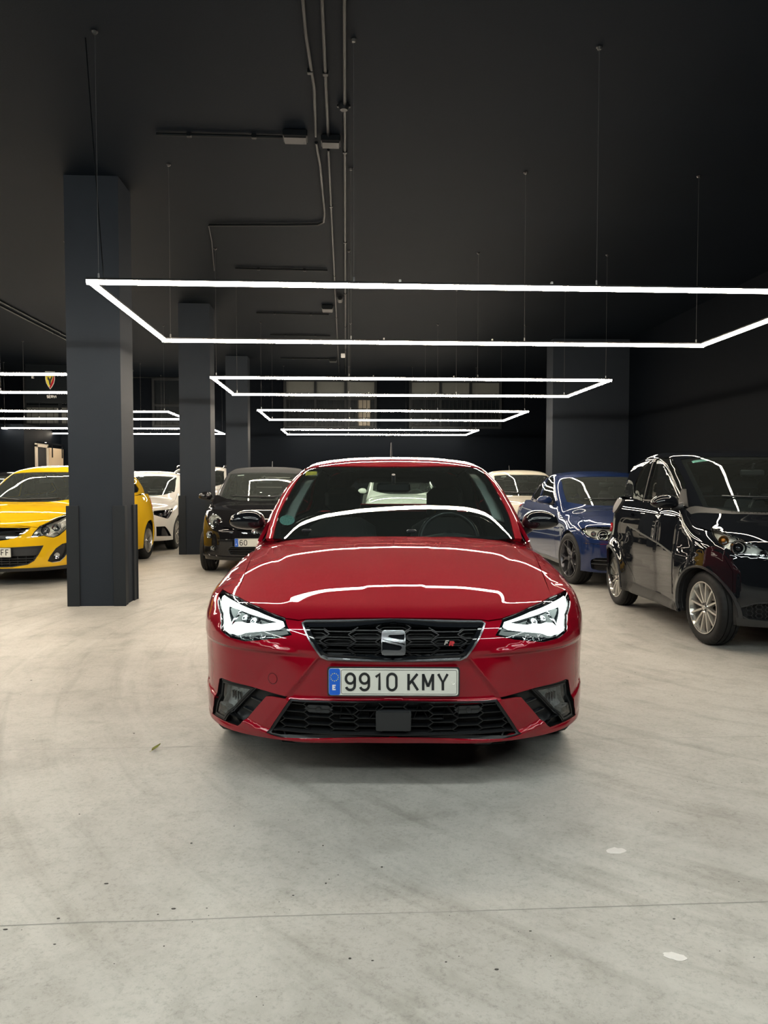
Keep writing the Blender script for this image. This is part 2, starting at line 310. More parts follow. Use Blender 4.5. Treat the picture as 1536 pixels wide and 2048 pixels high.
M['tail_red'] = mat('red_lens', (.45, .008, .015), .1, coat=1)
M['amber'] = mat('amber_lens', (.55, .20, .03), .15, coat=1)
M['sticker_yellow'] = mat('yellow_sticker', (.95, .88, .04), .5)
M['sticker_green'] = mat('green_sticker', (.28, .62, .52), .5, noise=.75, nscale=120)
M['paper'] = mat('paper', (.78, .78, .76), .7)
M['drl'] = emit('running_light', (.86, 1.0, .93), DRL_POWER)
M['lowbeam'] = emit('dipped_beam', (.92, 1.0, .95), DRL_POWER * 1.6)
M['led'] = emit('lamp_diffuser_warm', (1.0, .87, .70), LED_POWER)
M['led_cool'] = emit('lamp_diffuser_neutral', (.93, 1.0, .96), LED_POWER * .83)
# ---------------------------------------------------------------- mesh helpers
def link(name, me, material, parent=None, loc=None):
    o = bpy.data.objects.new(name, me); COL.objects.link(o)
    if material is not None and not me.materials: me.materials.append(material)
    if parent is not None: o.parent = parent
    if loc is not None: o.location = loc
    return o
def tag(o, label=None, cat=None, group=None, kind=None):
    for k, v in (('label', label), ('category', cat), ('group', group), ('kind', kind)):
        if v: o[k] = v
    return o
def empty(name, loc=(0, 0, 0), rz=0., parent=None):
    o = bpy.data.objects.new(name, None); COL.objects.link(o); o.location = loc; o.rotation_euler = (0, 0, rz)
    o.empty_display_size = .2
    if parent is not None: o.parent = parent
    return o
class MB:
    def __init__(s): s.v = []; s.f = []
    def add(s, v, f):
        n = len(s.v); s.v += [tuple(p) for p in v]; s.f += [tuple(i + n for i in q) for q in f]; return s
    def box(s, c, d, rot=None, bev=0.):
        x, y, z = d[0]/2, d[1]/2, d[2]/2
        if bev:
            b = min(bev, x*.9, y*.9, z*.9); P = []; F = []
            for zz, k in ((-z, b), (-z+b, 0), (z-b, 0), (z, b)):
                xx, yy = x-k, y-k; cc = b*.6
                P += [(-xx+cc, -yy, zz), (xx-cc, -yy, zz), (xx, -yy+cc, zz), (xx, yy-cc, zz), (xx-cc, yy, zz), (-xx+cc, yy, zz), (-xx, yy-cc, zz), (-xx, -yy+cc, zz)]
            for r in range(3):
                for i in range(8): F.append((r*8+i, r*8+(i+1) % 8, r*8+8+(i+1) % 8, r*8+8+i))
            F.append(tuple(range(7, -1, -1))); F.append(tuple(range(24, 32)))
        else:
            P = [(a, b2, c2) for c2 in (-z, z) for a, b2 in ((-x, -y), (x, -y), (x, y), (-x, y))]
            F = [(3, 2, 1, 0), (4, 5, 6, 7), (0, 1, 5, 4), (1, 2, 6, 5), (2, 3, 7, 6), (3, 0, 4, 7)]
        V = [Vector(p) for p in P]
        if rot is not None: V = [rot @ p for p in V]
        return s.add([p + Vector(c) for p in V], F)
    def tube(s, pts, r, n=8, cap=True):
        pts = [Vector(p) for p in pts]; R = r if hasattr(r, '__len__') else [r] * len(pts); V = []; F = []
        u = None
        for i, p in enumerate(pts):
            t = (pts[min(i+1, len(pts)-1)] - pts[max(i-1, 0)]).normalized()
            if u is None: u = t.orthogonal().normalized()
            u = (u - t * u.dot(t)).normalized(); w = t.cross(u)
            V += [p + (u * cos(2*pi*k/n) + w * sin(2*pi*k/n)) * R[i] for k in range(n)]
        for i in range(len(pts)-1):
            for k in range(n): F.append((i*n+k, i*n+(k+1) % n, (i+1)*n+(k+1) % n, (i+1)*n+k))
        if cap: F.append(tuple(range(n-1, -1, -1))); F.append(tuple(range((len(pts)-1)*n, len(pts)*n)))
        return s.add(V, F)
    def lathe(s, prof, n=32, axis='x', c=(0, 0, 0), alt=None):
        # prof: (position along axis, radius)
        V = []; F = []; m = len(prof)
        for k in range(n):
            a = 2*pi*k/n
            for j, (h, r) in enumerate(prof):
                rr = r + (alt(k, j) if alt else 0)
                if axis == 'x': V.append((c[0]+h, c[1]+rr*cos(a), c[2]+rr*sin(a)))
                elif axis == 'y': V.append((c[0]+rr*cos(a), c[1]+h, c[2]+rr*sin(a)))
                else: V.append((c[0]+rr*cos(a), c[1]+rr*sin(a), c[2]+h))
        for k in range(n):
            for j in range(m-1):
                F.append((k*m+j, k*m+j+1, ((k+1) % n)*m+j+1, ((k+1) % n)*m+j))
        return s.add(V, F)
    def ell(s, c, r, nu=16, nv=10, warp=None):
        V = []; F = []
        for j in range(nv+1):
            t = pi*j/nv
            for i in range(nu):
                a = 2*pi*i/nu; p = Vector((sin(t)*cos(a), sin(t)*sin(a), cos(t)))
                if warp: p = warp(p)
                V.append((c[0]+p[0]*r[0], c[1]+p[1]*r[1], c[2]+p[2]*r[2]))
        for j in range(nv):
            for i in range(nu): F.append((j*nu+i, (j+1)*nu+i, (j+1)*nu+(i+1) % nu, j*nu+(i+1) % nu))
        return s.add(V, F)
    def prism(s, poly, a, b, fn):
        # poly 2D, fn(u,v,h) -> 3D, between heights a and b
        n = len(poly); V = [fn(u, v, a) for u, v in poly] + [fn(u, v, b) for u, v in poly]
        F = [tuple(range(n-1, -1, -1)), tuple(range(n, 2*n))] + [(i, (i+1) % n, n+(i+1) % n, n+i) for i in range(n)]
        return s.add(V, F)
    def mesh(s, name, smooth=None):
        me = bpy.data.meshes.new(name); me.from_pydata(s.v, [], s.f)
        bm = bmesh.new(); bm.from_mesh(me); bmesh.ops.remove_doubles(bm, verts=bm.verts, dist=1e-5); bmesh.ops.recalc_face_normals(bm, faces=bm.faces)
        if smooth is not None:
            for f in bm.faces: f.smooth = True
            for e in bm.edges:
                if len(e.link_faces) == 2 and e.calc_face_angle(0) > radians(smooth): e.smooth = False
        bm.to_mesh(me); bm.free(); return me
    def build(s, name, material, parent=None, smooth=None, loc=None):
        return link(name, s.mesh(name, smooth), material, parent, loc)
def copy_tree(o, parent=None, recurse=True):
    c = o.copy(); COL.objects.link(c)
    if parent is not None: c.parent = parent
    for ch in list(o.children): copy_tree(ch, c)
    return c
# ---------------------------------------------------------------- polygons
def dens(poly, h, closed=True):
    P = [tuple(p) for p in poly]; out = []; n = len(P)
    for i in range(n if closed else n-1):
        a, b = P[i], P[(i+1) % n]; d = hypot(b[0]-a[0], b[1]-a[1]); k = max(1, int(math.ceil(d/h)))
        out += [(a[0]+(b[0]-a[0])*j/k, a[1]+(b[1]-a[1])*j/k) for j in range(k)]
    if not closed: out.append(P[-1])
    return out
def area(p):
    return sum(p[i][0]*p[(i+1) % len(p)][1] - p[(i+1) % len(p)][0]*p[i][1] for i in range(len(p))) / 2
def inset(poly, d):
    P = list(poly)
    if area(P) < 0: P.reverse()
    n = len(P); out = []
    for i in range(n):
        a, b, c = Vector(P[i-1]), Vector(P[i]), Vector(P[(i+1) % n])
        e1, e2 = (b-a).normalized(), (c-b).normalized()
        n1, n2 = Vector((-e1.y, e1.x)), Vector((-e2.y, e2.x)); m = n1+n2
        m = m / max(m.dot(n1) * m.length, .35*m.length) if m.length > 1e-6 else n1
        mm = (n1+n2); k = d / max(.35, (mm.normalized()).dot(n1)) if mm.length > 1e-6 else d
        q = b + (mm.normalized() if mm.length > 1e-6 else n1) * k; out.append((q.x, q.y))
    return out
def rnd(poly, r, seg=4):
    n = len(poly); out = []
    for i in range(n):
        a, b, c = Vector(poly[i-1]), Vector(poly[i]), Vector(poly[(i+1) % n])
        d1, d2 = (a-b), (c-b); t = min(r, d1.length*.45, d2.length*.45)
        p, q = b+d1.normalized()*t, b+d2.normalized()*t
        for k in range(seg+1):
            s = k/seg; v = p*(1-s)**2 + b*2*s*(1-s) + q*s*s; out.append((v.x, v.y))
    return out
def inpoly(poly, X, Y):
    x = np.array([p[0] for p in poly]); y = np.array([p[1] for p in poly]); c = np.zeros(X.shape, bool); j = len(x)-1
    for i in range(len(x)):
        if y[i] != y[j]:
            c ^= ((y[i] > Y) != (y[j] > Y)) & (X < (x[j]-x[i])*(Y-y[i])/(y[j]-y[i]) + x[i])
        j = i
    return c
def edist(polys, X, Y):
    d = np.full(X.shape, 9.)
    for p in polys:
        for i in range(len(p)):
            a, b = p[i], p[(i+1) % len(p)]; ex, ey = b[0]-a[0], b[1]-a[1]; l = ex*ex+ey*ey+1e-12
            t = np.clip(((X-a[0])*ex+(Y-a[1])*ey)/l, 0, 1); d = np.minimum(d, np.hypot(X-a[0]-t*ex, Y-a[1]-t*ey))
    return d
def tri2d(outer, holes=(), h=.03, lines=()):
    O = dens(outer, h); HS = [dens(q, h) for q in holes]
    xs = [p[0] for p in O]; ys = [p[1] for p in O]
    gx, gy = np.meshgrid(np.arange(min(xs)+h/2, max(xs), h), np.arange(min(ys)+h/2, max(ys), h))
    gx = gx + (np.arange(gx.shape[0]) % 2)[:, None]*h*.5; X, Y = gx.ravel(), gy.ravel()
    ok = inpoly(O, X, Y)
    for q in HS: ok &= ~inpoly(q, X, Y)
    X, Y = X[ok], Y[ok]; LS = [dens(q, h, False) for q in lines]
    ok = edist([outer]+list(holes), X, Y) > h*.45
    for q in LS:
        ok &= edist([q + q[::-1]], X, Y) > h*.3
    X, Y = X[ok], Y[ok]
    V = []; E = []
    for q in [O]+HS:
        n = len(V); V += [Vector(p) for p in q]; E += [(n+i, n+(i+1) % len(q)) for i in range(len(q))]
    for q in LS:
        n = len(V); V += [Vector(p) for p in q]; E += [(n+i, n+i+1) for i in range(len(q)-1)]
    V += [Vector((a, b)) for a, b in zip(X, Y)]
    r = delaunay_2d_cdt(V, E, [], 0, 1e-7)
    U = np.array([tuple(v) for v in r[0]]); T = np.array([t for t in r[2] if len(t) == 3])
    c = U[T].mean(1); ok = inpoly(O, c[:, 0], c[:, 1])
    for q in HS: ok &= ~inpoly(q, c[:, 0], c[:, 1])
    T = T[ok]
    ar = (U[T[:, 1], 0]-U[T[:, 0], 0])*(U[T[:, 2], 1]-U[T[:, 0], 1]) - (U[T[:, 2], 0]-U[T[:, 0], 0])*(U[T[:, 1], 1]-U[T[:, 0], 1])
    T = T[np.abs(ar) > 1e-10]
    used = np.unique(T); mp = np.full(len(U), -1); mp[used] = np.arange(len(used))
    return U[used], mp[T]
def sheet(name, pts, nrm, T, material, parent, flange=.012, mirror=False, extra=None):
    # a skin with its edge folded in by `flange` along the normal
    p = pts.copy(); n = nrm.copy(); T = T.copy()
    fn = np.cross(p[T[:, 1]]-p[T[:, 0]], p[T[:, 2]]-p[T[:, 0]]); flip = (fn * n[T[:, 0]]).sum(1) < 0
    T[flip] = T[flip][:, ::-1]
    if mirror: p[:, 0] *= -1; n[:, 0] *= -1; T = T[:, ::-1]
    V = [tuple(q) for q in p]; F = [tuple(int(i) for i in t) for t in T]; nF = len(F)
    if flange:
        cnt = {}
        for t in F:
            for i in range(3):
                a, b = t[i], t[(i+1) % 3]; cnt[(a, b)] = cnt.get((a, b), 0)+1
        bd = [(a, b) for (a, b) in cnt if (b, a) not in cnt]; inn = {}
        q = p - n*flange; dup = {}
        for a, b in bd:
            for i in (a, b):
                if i not in inn:
                    dup[i] = len(V); V.append(tuple(p[i])); inn[i] = len(V); V.append(tuple(q[i]))
            F.append((dup[b], dup[a], inn[a], inn[b]))
    me = bpy.data.meshes.new(name); me.from_pydata(V, [], F)
    me.polygons.foreach_set('use_smooth', [i < nF for i in range(len(F))]); me.update()
    ln = np.zeros((len(me.loops), 3), np.float32); nl = nF*3
    vi = np.zeros(len(me.loops), np.int32); me.loops.foreach_get('vertex_index', vi); ln[:nl] = n[vi[:nl]]
    for pl in me.polygons[nF:]:
        for li in pl.loop_indices: ln[li] = pl.normal
    me.normals_split_custom_set(ln.tolist())
    return link(name, me, material, parent)
class CarB:
    def __init__(s, P, name, label, loc, rot, group=None):
        s.S = Surf(P); s.P = P
        s.root = empty(name, (loc[0], loc[1], 0), -radians(rot)); tag(s.root, label, 'car', group)
    def panel(s, name, c, outer, material, holes=(), off=0., h=.03, flange=.012, parent=None, lines=(), both=False, mirror=False):
        U, T = tri2d(outer, holes, h, lines); p, n = s.S.at(c, U, off); par = parent or s.root
        if isinstance(par, (list, tuple)): pa, pb = par
        else: pa = pb = par
        o = sheet(name, p, n, T, material, pa, flange, mirror)
        if both: return o, sheet(name, p, n, T, material, pb, flange, not mirror)
        return o
    def strips(s, name, c, polylines, width, material, off=0., depth=.012, clip=None, parent=None, both=False, step=.03, bulge=0.):
        V = []; F = []
        def run(P):
            P = np.array(P, float)
            if len(P) < 2: return
            t = np.gradient(P, axis=0); t /= np.maximum(np.linalg.norm(t, axis=1), 1e-9)[:, None]; nn = np.stack([-t[:, 1], t[:, 0]], 1)*width/2
            a, _ = s.S.at(c, P+nn*.6, off); b, _ = s.S.at(c, P-nn*.6, off); a2, _ = s.S.at(c, P+nn, off-depth); b2, _ = s.S.at(c, P-nn, off-depth)
            k = len(V); m = len(P)
            for arr in (a, b, b2, a2): V.extend(map(tuple, arr))
            for i in range(m-1):
                for u, w in ((0, 1), (1, 2), (3, 0)):
                    F.append((k+u*m+i, k+w*m+i, k+w*m+i+1, k+u*m+i+1))
            F.append((k, k+m, k+2*m, k+3*m)); F.append((k+m-1, k+4*m-1, k+3*m-1, k+2*m-1))
        for pl in polylines:
            d = dens(pl, step if clip is None else min(step, .008), False)
            if clip is None: run(d); continue
            X = np.array(d); ok = inpoly(clip, X[:, 0], X[:, 1]); cur = []
            for q, o in zip(d, ok):
                if o: cur.append(q)
                else: run(cur); cur = []
            run(cur)
        objs = []
        for mr in ((False, True) if both else (False,)):
            mb = MB(); mb.add([((-x if mr else x), y, z) for x, y, z in V], F)
            par = parent or s.root
            if isinstance(par, (list, tuple)): par = par[1 if mr else 0]
            objs.append(mb.build(name, material, par))
        return objs if both else objs[0]
    def pt(s, c, u, off=0.):
        p, n = s.S.at(c, [u], off); return Vector(p[0]), Vector(n[0])
    def conv(s, c1, pts, c2):
        p, _ = s.S.at(c1, pts); return [tuple(q) for q in s.S.chart(c2, p)]
    def edge_x(s, c, ys, thr=.65, xmax=.95):
        # x(y) of the line where the skin turns from top to side
        out = []; xs = np.linspace(.2, xmax, 220)
        for y in ys:
            p, n = s.S.at(c, np.stack([xs, 0*xs+y], 1)); bad = np.where((n[:, 0] > thr) | (p[:, 2] < s.P.get('zg', .9)-.02 if c[0] == 'G' else n[:, 0] > thr))[0]
            out.append((float(xs[bad[0]-1 if len(bad) and bad[0] > 0 else -1]), float(y)))
        return out
def mirror_poly(half):
    # half runs from the centre line round to the centre line with x >= 0
    return list(half) + [(-x, y) for x, y in reversed(half) if abs(x) > 1e-6]
# ---------------------------------------------------------------- lettering (pen strokes on a flat plate)
def arc(cx, cy, rx, ry, a0, a1, n=10):
    return [(cx+rx*cos(radians(a0+(a1-a0)*i/n)), cy+ry*sin(radians(a0+(a1-a0)*i/n))) for i in range(n+1)]
GLY = {
 '9': [arc(.275, .70, .275, .30, 0, 360, 20), [(.55, .70), (.55, .30)] + arc(.275, .28, .275, .28, 0, -160)],
 '6': [arc(.275, .30, .275, .30, 0, 360, 20), [(0, .30), (0, .70)] + arc(.275, .72, .275, .28, 180, 20)],
 '0': [arc(.275, .72, .275, .28, 0, 180) + arc(.275, .28, .275, .28, 180, 360) + [(.55, .72)]],
 '1': [[(.10, .80), (.33, .97), (.33, 0)]],
 'K': [[(0, 0), (0, 1)], [(.55, 1), (.03, .38)], [(.2, .58), (.58, 0)]],
 'M': [[(0, 0), (0, 1)], [(.0, .97), (.30, .22)], [(.30, .22), (.60, .97)], [(.60, 1), (.60, 0)]],
 'Y': [[(0, 1), (.29, .48), (.58, 1)], [(.29, .5), (.29, 0)]],
 'F': [[(0, 0), (0, 1), (.5, 1)], [(0, .52), (.42, .52)]],
 'E': [[(.5, 1), (0, 1), (0, 0), (.5, 0)], [(0, .52), (.42, .52)]],
 'S': [arc(.27, .75, .25, .25, 30, 270, 8) + arc(.27, .25, .27, .25, 90, -150, 8)],
 'R': [[(0, 0), (0, 1), (.3, 1)] + arc(.3, .75, .24, .25, 90, -90, 8) + [(0, .5)], [(.25, .5), (.55, 0)]],
 'V': [[(0, 1), (.28, 0), (.56, 1)]], 'I': [[(.1, 0), (.1, 1)]],
 'C': [arc(.28, .70, .28, .30, 30, 180, 8) + arc(.28, .30, .28, .30, 180, 330, 8)],
}
GW = {'I': .2, '1': .5, 'M': .6, 'K': .58, 'Y': .58}
def ribbon(P, w):
    P = [Vector(p) for p in P]; closed = (P[0]-P[-1]).length < 1e-4; n = len(P); L = []; Rr = []
    for i in range(n):
        a = P[i-1] if i > 0 else (P[-2] if closed else None); b = P[i]; c = P[i+1] if i < n-1 else (P[1] if closed else None)
        e1 = (b-a).normalized() if a is not None else (c-b).normalized(); e2 = (c-b).normalized() if c is not None else e1
        m = (Vector((-e1.y, e1.x))+Vector((-e2.y, e2.x)))
        m = m.normalized() if m.length > 1e-6 else Vector((-e1.y, e1.x)); k = min(1/max(.3, m.dot(Vector((-e1.y, e1.x)))), 1.5)
        L.append(b+m*w/2*k); Rr.append(b-m*w/2*k)
    return L, Rr
def text_mb(txt, height, stroke, gap, fn, thick=.001, narrow=1.0, space=.45, slant=0.):
    # fn(u, v, h): u right, v up from the left foot of the text, h out of the plate
    mb = MB(); u = 0.
    for ch in txt:
        if ch == ' ': u += space*height; continue
        for st in GLY[ch]:
            P = [(u+(x+slant*y)*height*narrow, y*(height-stroke)+stroke/2) for x, y in st]; L, Rr = ribbon(P, stroke); n = len(L)
            V = [fn(q.x, q.y, thick) for q in L]+[fn(q.x, q.y, thick) for q in Rr]+[fn(q.x, q.y, 0) for q in L]+[fn(q.x, q.y, 0) for q in Rr]
            F = []
            for i in range(n-1):
                F += [(i, n+i, n+i+1, i+1), (i, i+1, 2*n+i+1, 2*n+i), (n+i, 3*n+i, 3*n+i+1, n+i+1)]
            F += [(0, 2*n, 3*n, n), (n-1, 2*n-1, 4*n-1, 3*n-1)]
            mb.add(V, F)
        u += GW.get(ch, .55)*height*narrow+gap
    return mb, u-gap
# ---------------------------------------------------------------- car building blocks
def lerp_list(a, b, n): return [(a[0]+(b[0]-a[0])*i/n, a[1]+(b[1]-a[1])*i/n) for i in range(n+1)]
def disc(y, z, r, n=36): return [(y+r*cos(2*pi*i/n), z+r*sin(2*pi*i/n)) for i in range(n)]
def yat(line, z):
    for a, b in zip(line, line[1:]):
        if (a[1]-z)*(b[1]-z) <= 0 and a[1] != b[1]: return a[0]+(b[0]-a[0])*(z-a[1])/(b[1]-a[1])
    return line[-1][0]
def zat(line, y):
    for a, b in zip(line, line[1:]):
        if min(a[0], b[0]) <= y <= max(a[0], b[0]) and a[0] != b[0]: return a[1]+(b[1]-a[1])*(y-a[0])/(b[0]-a[0])
    return line[-1][1] if y > line[-1][0] else line[0][1]
def lower_body(C, D):
    S = C.S; pm = D['paint']; h = D.get('h', .03); zb = D.get('zb', .2); g = .0022
    hl = D['hoodline']; c0 = hl[-1]; joint = D['joint']; lights = D.get('lights', []); fholes = D.get('fholes', [])
    both_l = [l for l in lights]; ml = [[(-a, b) for a, b in reversed(l)] for l in both_l]
    sym = lambda L: list(L)+[[(-a, b) for a, b in reversed(l)] for l in L]
    half = [(max(0, a), b-g) for a, b in hl]+joint[1:]+[(0, joint[-1][1])]; half[0] = (0, half[0][1])
    full = mirror_poly(half)
    C.bumper = C.panel('front_bumper', 'F', full, pm, sym(lights+D.get('fside', []))+D.get('fcent', []), h=D.get('hf', h), flange=D.get('flb', .03), lines=D.get('creases', []))
    hT = C.conv('F', [(max(0, a), b+g) for a, b in hl], 'T'); hT[0] = (0, hT[0][1])
    cut = D['cut']; cowl = D['cowl']
    halfT = hT+[(a-g, b) for a, b in cut[1:]]+list(cowl)
    lT = [C.conv('F', dens(l, .03), 'T') for l in lights]
    C.bonnet = C.panel('bonnet', 'T', mirror_poly(halfT), pm, sym(lT), h=D.get('hh', h), flange=.02, lines=D.get('tlines', []))
    # sides
    cS = C.conv('T', dens([(a+g, b) for a, b in cut], .08, False), 'S'); jS = C.conv('F', dens(joint, .06, False), 'S')
    c0S = C.conv('F', [c0], 'S')[0]
    top = [c0S]+cS[1:]+D['belt']; C.top = top
    rj = D['rear_joint']; cuts = D['cuts']; lS = [C.conv('F', dens(l, .03), 'S') for l in lights]
    yw, yr, ra, zc = D['arch']; arches = [disc(yw, zc, ra), disc(yr, zc, ra)]
    lines = [jS]+cuts+[rj]; names = D['names']
    bot = D.get('bot', [(0, zb), (9, zb)])
    for i, nm in enumerate(names):
        a, b = lines[i], lines[i+1]; ya, yb = a[0][0], b[0][0]
        tp = [(yy+g, zz) for yy, zz in [a[0]]]+[q for q in top if ya+.01 < q[0] < yb-.01]
        poly = ([c0S]+[q for q in top[1:] if q[0] < yb-.01] if i == 0 else [(a[0][0]+g, a[0][1])]+[q for q in top if a[0][0]+.012 < q[0] < b[0][0]-.012])
        poly += [(q[0]-g, q[1]) for q in b]
        poly += [(y, zat(bot, y)) for y in np.linspace(b[-1][0]-.02, a[-1][0]+.02, 8)] if False else []
        poly += [(q[0]+g, q[1]) for q in reversed(a[1:] if i == 0 else a[1:])]
        mt = D.get('panel_mats', {}).get(nm, pm)
        setattr(C, 'p_'+nm, C.panel(nm, 'S', poly, mt, arches+lS, h=D.get('hs', h), flange=.02, both=True, lines=D.get('slines', {}).get(nm, [])))
    # tail
    rt = C.conv('S', dens(rj, .08, False), 'R')
    zt = D.get('tail_top', rt[0][1])
    halfR = [(0, zt)]+rt+[(0, rt[-1][1])]
    C.tail = C.panel('rear_bumper', 'R', mirror_poly(halfR), pm, h=.05, flange=.02)
    # dark lining under the skin
    so = joint[-1][0]
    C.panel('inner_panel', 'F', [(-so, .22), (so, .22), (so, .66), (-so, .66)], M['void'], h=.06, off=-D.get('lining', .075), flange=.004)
    yb = rj[-1][0]
    C.panel('inner_panel', 'S', [(c0S[0]+.1, .22), (yb, .22), (yb, D['belt'][-1][1]-.03)]+[(y, z-.03) for y, z in reversed(top[1:])]+[(c0S[0]+.1, c0S[1]-.06)], M['plastic'], arches, h=.08, off=-.045, flange=.004, both=True)
    C.panel('inner_panel', 'T', mirror_poly([(0, hT[0][1]+.06), (hT[-1][0]-.06, hT[-1][1]+.06)]+[(a-.06, b) for a, b in cut[1:]]+list(cowl)), M['void'], h=.08, off=-.05, flange=.004)
    w = S.c_W(np.array([yw]))[0]
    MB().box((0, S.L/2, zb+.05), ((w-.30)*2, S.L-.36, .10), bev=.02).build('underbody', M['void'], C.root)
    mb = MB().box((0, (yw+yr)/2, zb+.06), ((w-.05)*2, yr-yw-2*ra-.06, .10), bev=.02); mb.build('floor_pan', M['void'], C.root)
    for yc in (yw, yr):
        for sg in (-1, 1):
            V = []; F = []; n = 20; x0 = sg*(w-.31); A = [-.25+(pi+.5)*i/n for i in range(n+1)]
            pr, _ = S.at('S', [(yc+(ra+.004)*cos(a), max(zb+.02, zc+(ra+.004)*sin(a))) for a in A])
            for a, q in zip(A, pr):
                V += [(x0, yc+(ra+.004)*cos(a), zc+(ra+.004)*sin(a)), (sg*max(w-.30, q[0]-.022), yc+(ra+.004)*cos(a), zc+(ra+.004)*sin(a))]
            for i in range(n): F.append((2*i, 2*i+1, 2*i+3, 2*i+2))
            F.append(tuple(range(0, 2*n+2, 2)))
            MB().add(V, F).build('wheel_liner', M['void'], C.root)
def edge_scan(C, c, vals, r0, r1, comp, thr, zmin=None):
    out = []; xs = np.linspace(r0, r1, 260)
    for v in vals:
        U = np.stack([xs, 0*xs+v], 1); p, n = C.S.at(c, U)
        bad = (np.abs(n[:, comp]) > thr)
        if zmin is not None: bad |= p[:, 2] < zmin
        i = np.argmax(bad) if bad.any() else len(xs)
        if i == 0: continue
        out.append((float(xs[i-1]), float(v)))
    return out
def green_house(C, D):
    S = C.S; pm = D['paint']; h = D.get('hg', .035); belt = D['belt']; zg = C.P.get('zg', .9)
    ya, ye = D['green_y']              # first and last y of the roof edge
    E = edge_scan(C, 'GT', np.arange(ya, ye+.001, .04), .15, .95, 0, .62, zg+.012)
    yend = ye
    ztop = D.get('roof_mat') or pm
    rearE = C.conv('GT', [(x, yend+(-.04*(x/.6)**2)) for x in np.linspace(0, E[-1][0], 6)], 'GT')
    base = [(x, float(S.c_ws(D['base_z'])+S.c_wsplan(x))) for x in np.linspace(0, E[0][0], 8)]
    half = [(x, y+.0) for x, y in base]+E[1:]+[(x, y) for x, y in reversed(rearE)][1:]
    wp = D.get('pillar', .055)
    hy, hcv = D['header']
    ws = []
    xs = np.linspace(0, 1, 8); Ein = [(x-wp, y) for x, y in E if y < hy+hcv*.5-.03 and y > base[-1][1]+.03]
    bx = E[0][0]-wp
    ws += [(x*bx, float(S.c_ws(D['base_z']+.004)+S.c_wsplan(x*bx))+.004) for x in xs]
    ws += Ein
    xt = Ein[-1][0]-.004
    ws += [(x*xt, hy+hcv*(x)**2) for x in reversed(xs)]
    wsf = mirror_poly(rnd_half(ws, .03))
    hole = [(x*1.0, y-(.25 if i < 8 else 0)) for i, (x, y) in enumerate(ws)]
    hole = [(x, y-.12) for x, y in ws[:8]]+ws[8:]
    C.roof = C.panel('roof', 'GT', mirror_poly(half), ztop, [mirror_poly(hole)], h=h, flange=.02)
    fr = D.get('frit', .035)
    C.ws_poly = wsf
    gl = C.panel('windscreen', 'GT', wsf, M[D.get('glass', 'glass')], h=.05, off=-.004, flange=.0045)
    inn = [(x, y) for x, y in inset(wsf, fr)]
    C.panel('windscreen_border', 'GT', inset(wsf, .002), M['gloss_black'], [inn], h=.05, off=-.010, flange=.003)
    # side frame and side windows
    eS = C.conv('GT', E, 'S'); eS = [q for q in eS]
    rl = D['rear_line']                # (y, z) from the end of the roof edge down to the belt
    poly = [eS[0]]+eS[1:]+rl+[(y, z-.012) for y, z in reversed(belt) if belt[0][0] <= y <= rl[-1][0]]
    C.panel('window_frame', 'GS', poly, D.get('frame_mat', pm), D['windows'], h=h, flange=.02, both=True)
    C.panel('inner_frame', 'GS', inset(poly, .01), M['dash'], [inset(w, -.012) for w in D['windows']], h=.07, off=-.028, flange=.004, both=True)
    for w, nm in zip(D['windows'], D['win_names']):
        C.panel(nm, 'GS', inset(w, -.004), M[D.get('sideglass', 'glass_dark')], h=.06, off=-.008, flange=.004, both=True)
    # tailgate
    rR = C.conv('GT', rearE, 'GR'); sR = C.conv('GS', [eS[-1]]+rl, 'GR')
    halfR = rR[:-1]+sR+[(0, sR[-1][1])]
    rwz0, rwz1, rws = D.get('rear_window', (belt[-1][1]+.05, rR[0][1]-.07, .52))
    rw = rnd([(-rws, rwz0), (rws, rwz0), (rws*.86, rwz1), (-rws*.86, rwz1)], .06)
    C.panel('tailgate', 'GR', mirror_poly(halfR), pm, [rw], h=.05, flange=.02)
    C.panel('rear_window', 'GR', inset(rw, -.004), M[D.get('rearglass', D.get('sideglass', 'glass_dark'))], h=.07, off=-.006, flange=.004)
    # lining of roof and pillars
    C.panel('headliner', 'GT', [(x*.9, y) for x, y in mirror_poly([(0, hy+.08), (E[len(E)//2][0]*.95, hy+.12), (E[-1][0]*.9, yend-.12), (0, yend-.08)])], M['trim_pale'], h=.09, off=-.03, flange=.004)
    if D.get('pale_pillars'):
        pts = [(x-wp-.012, y) for x, y in E if base[-1][1]+.06 < y < hy+.12]; pts2 = [(x-wp-.09, y) for x, y in E if base[-1][1]+.06 < y < hy+.12]
        C.panel('pillar_trim', 'GT', pts+pts2[::-1], M['trim_pale'], h=.05, off=-.035, flange=.01, both=True)
def rnd_half(p, r): return p
TYRE = {}
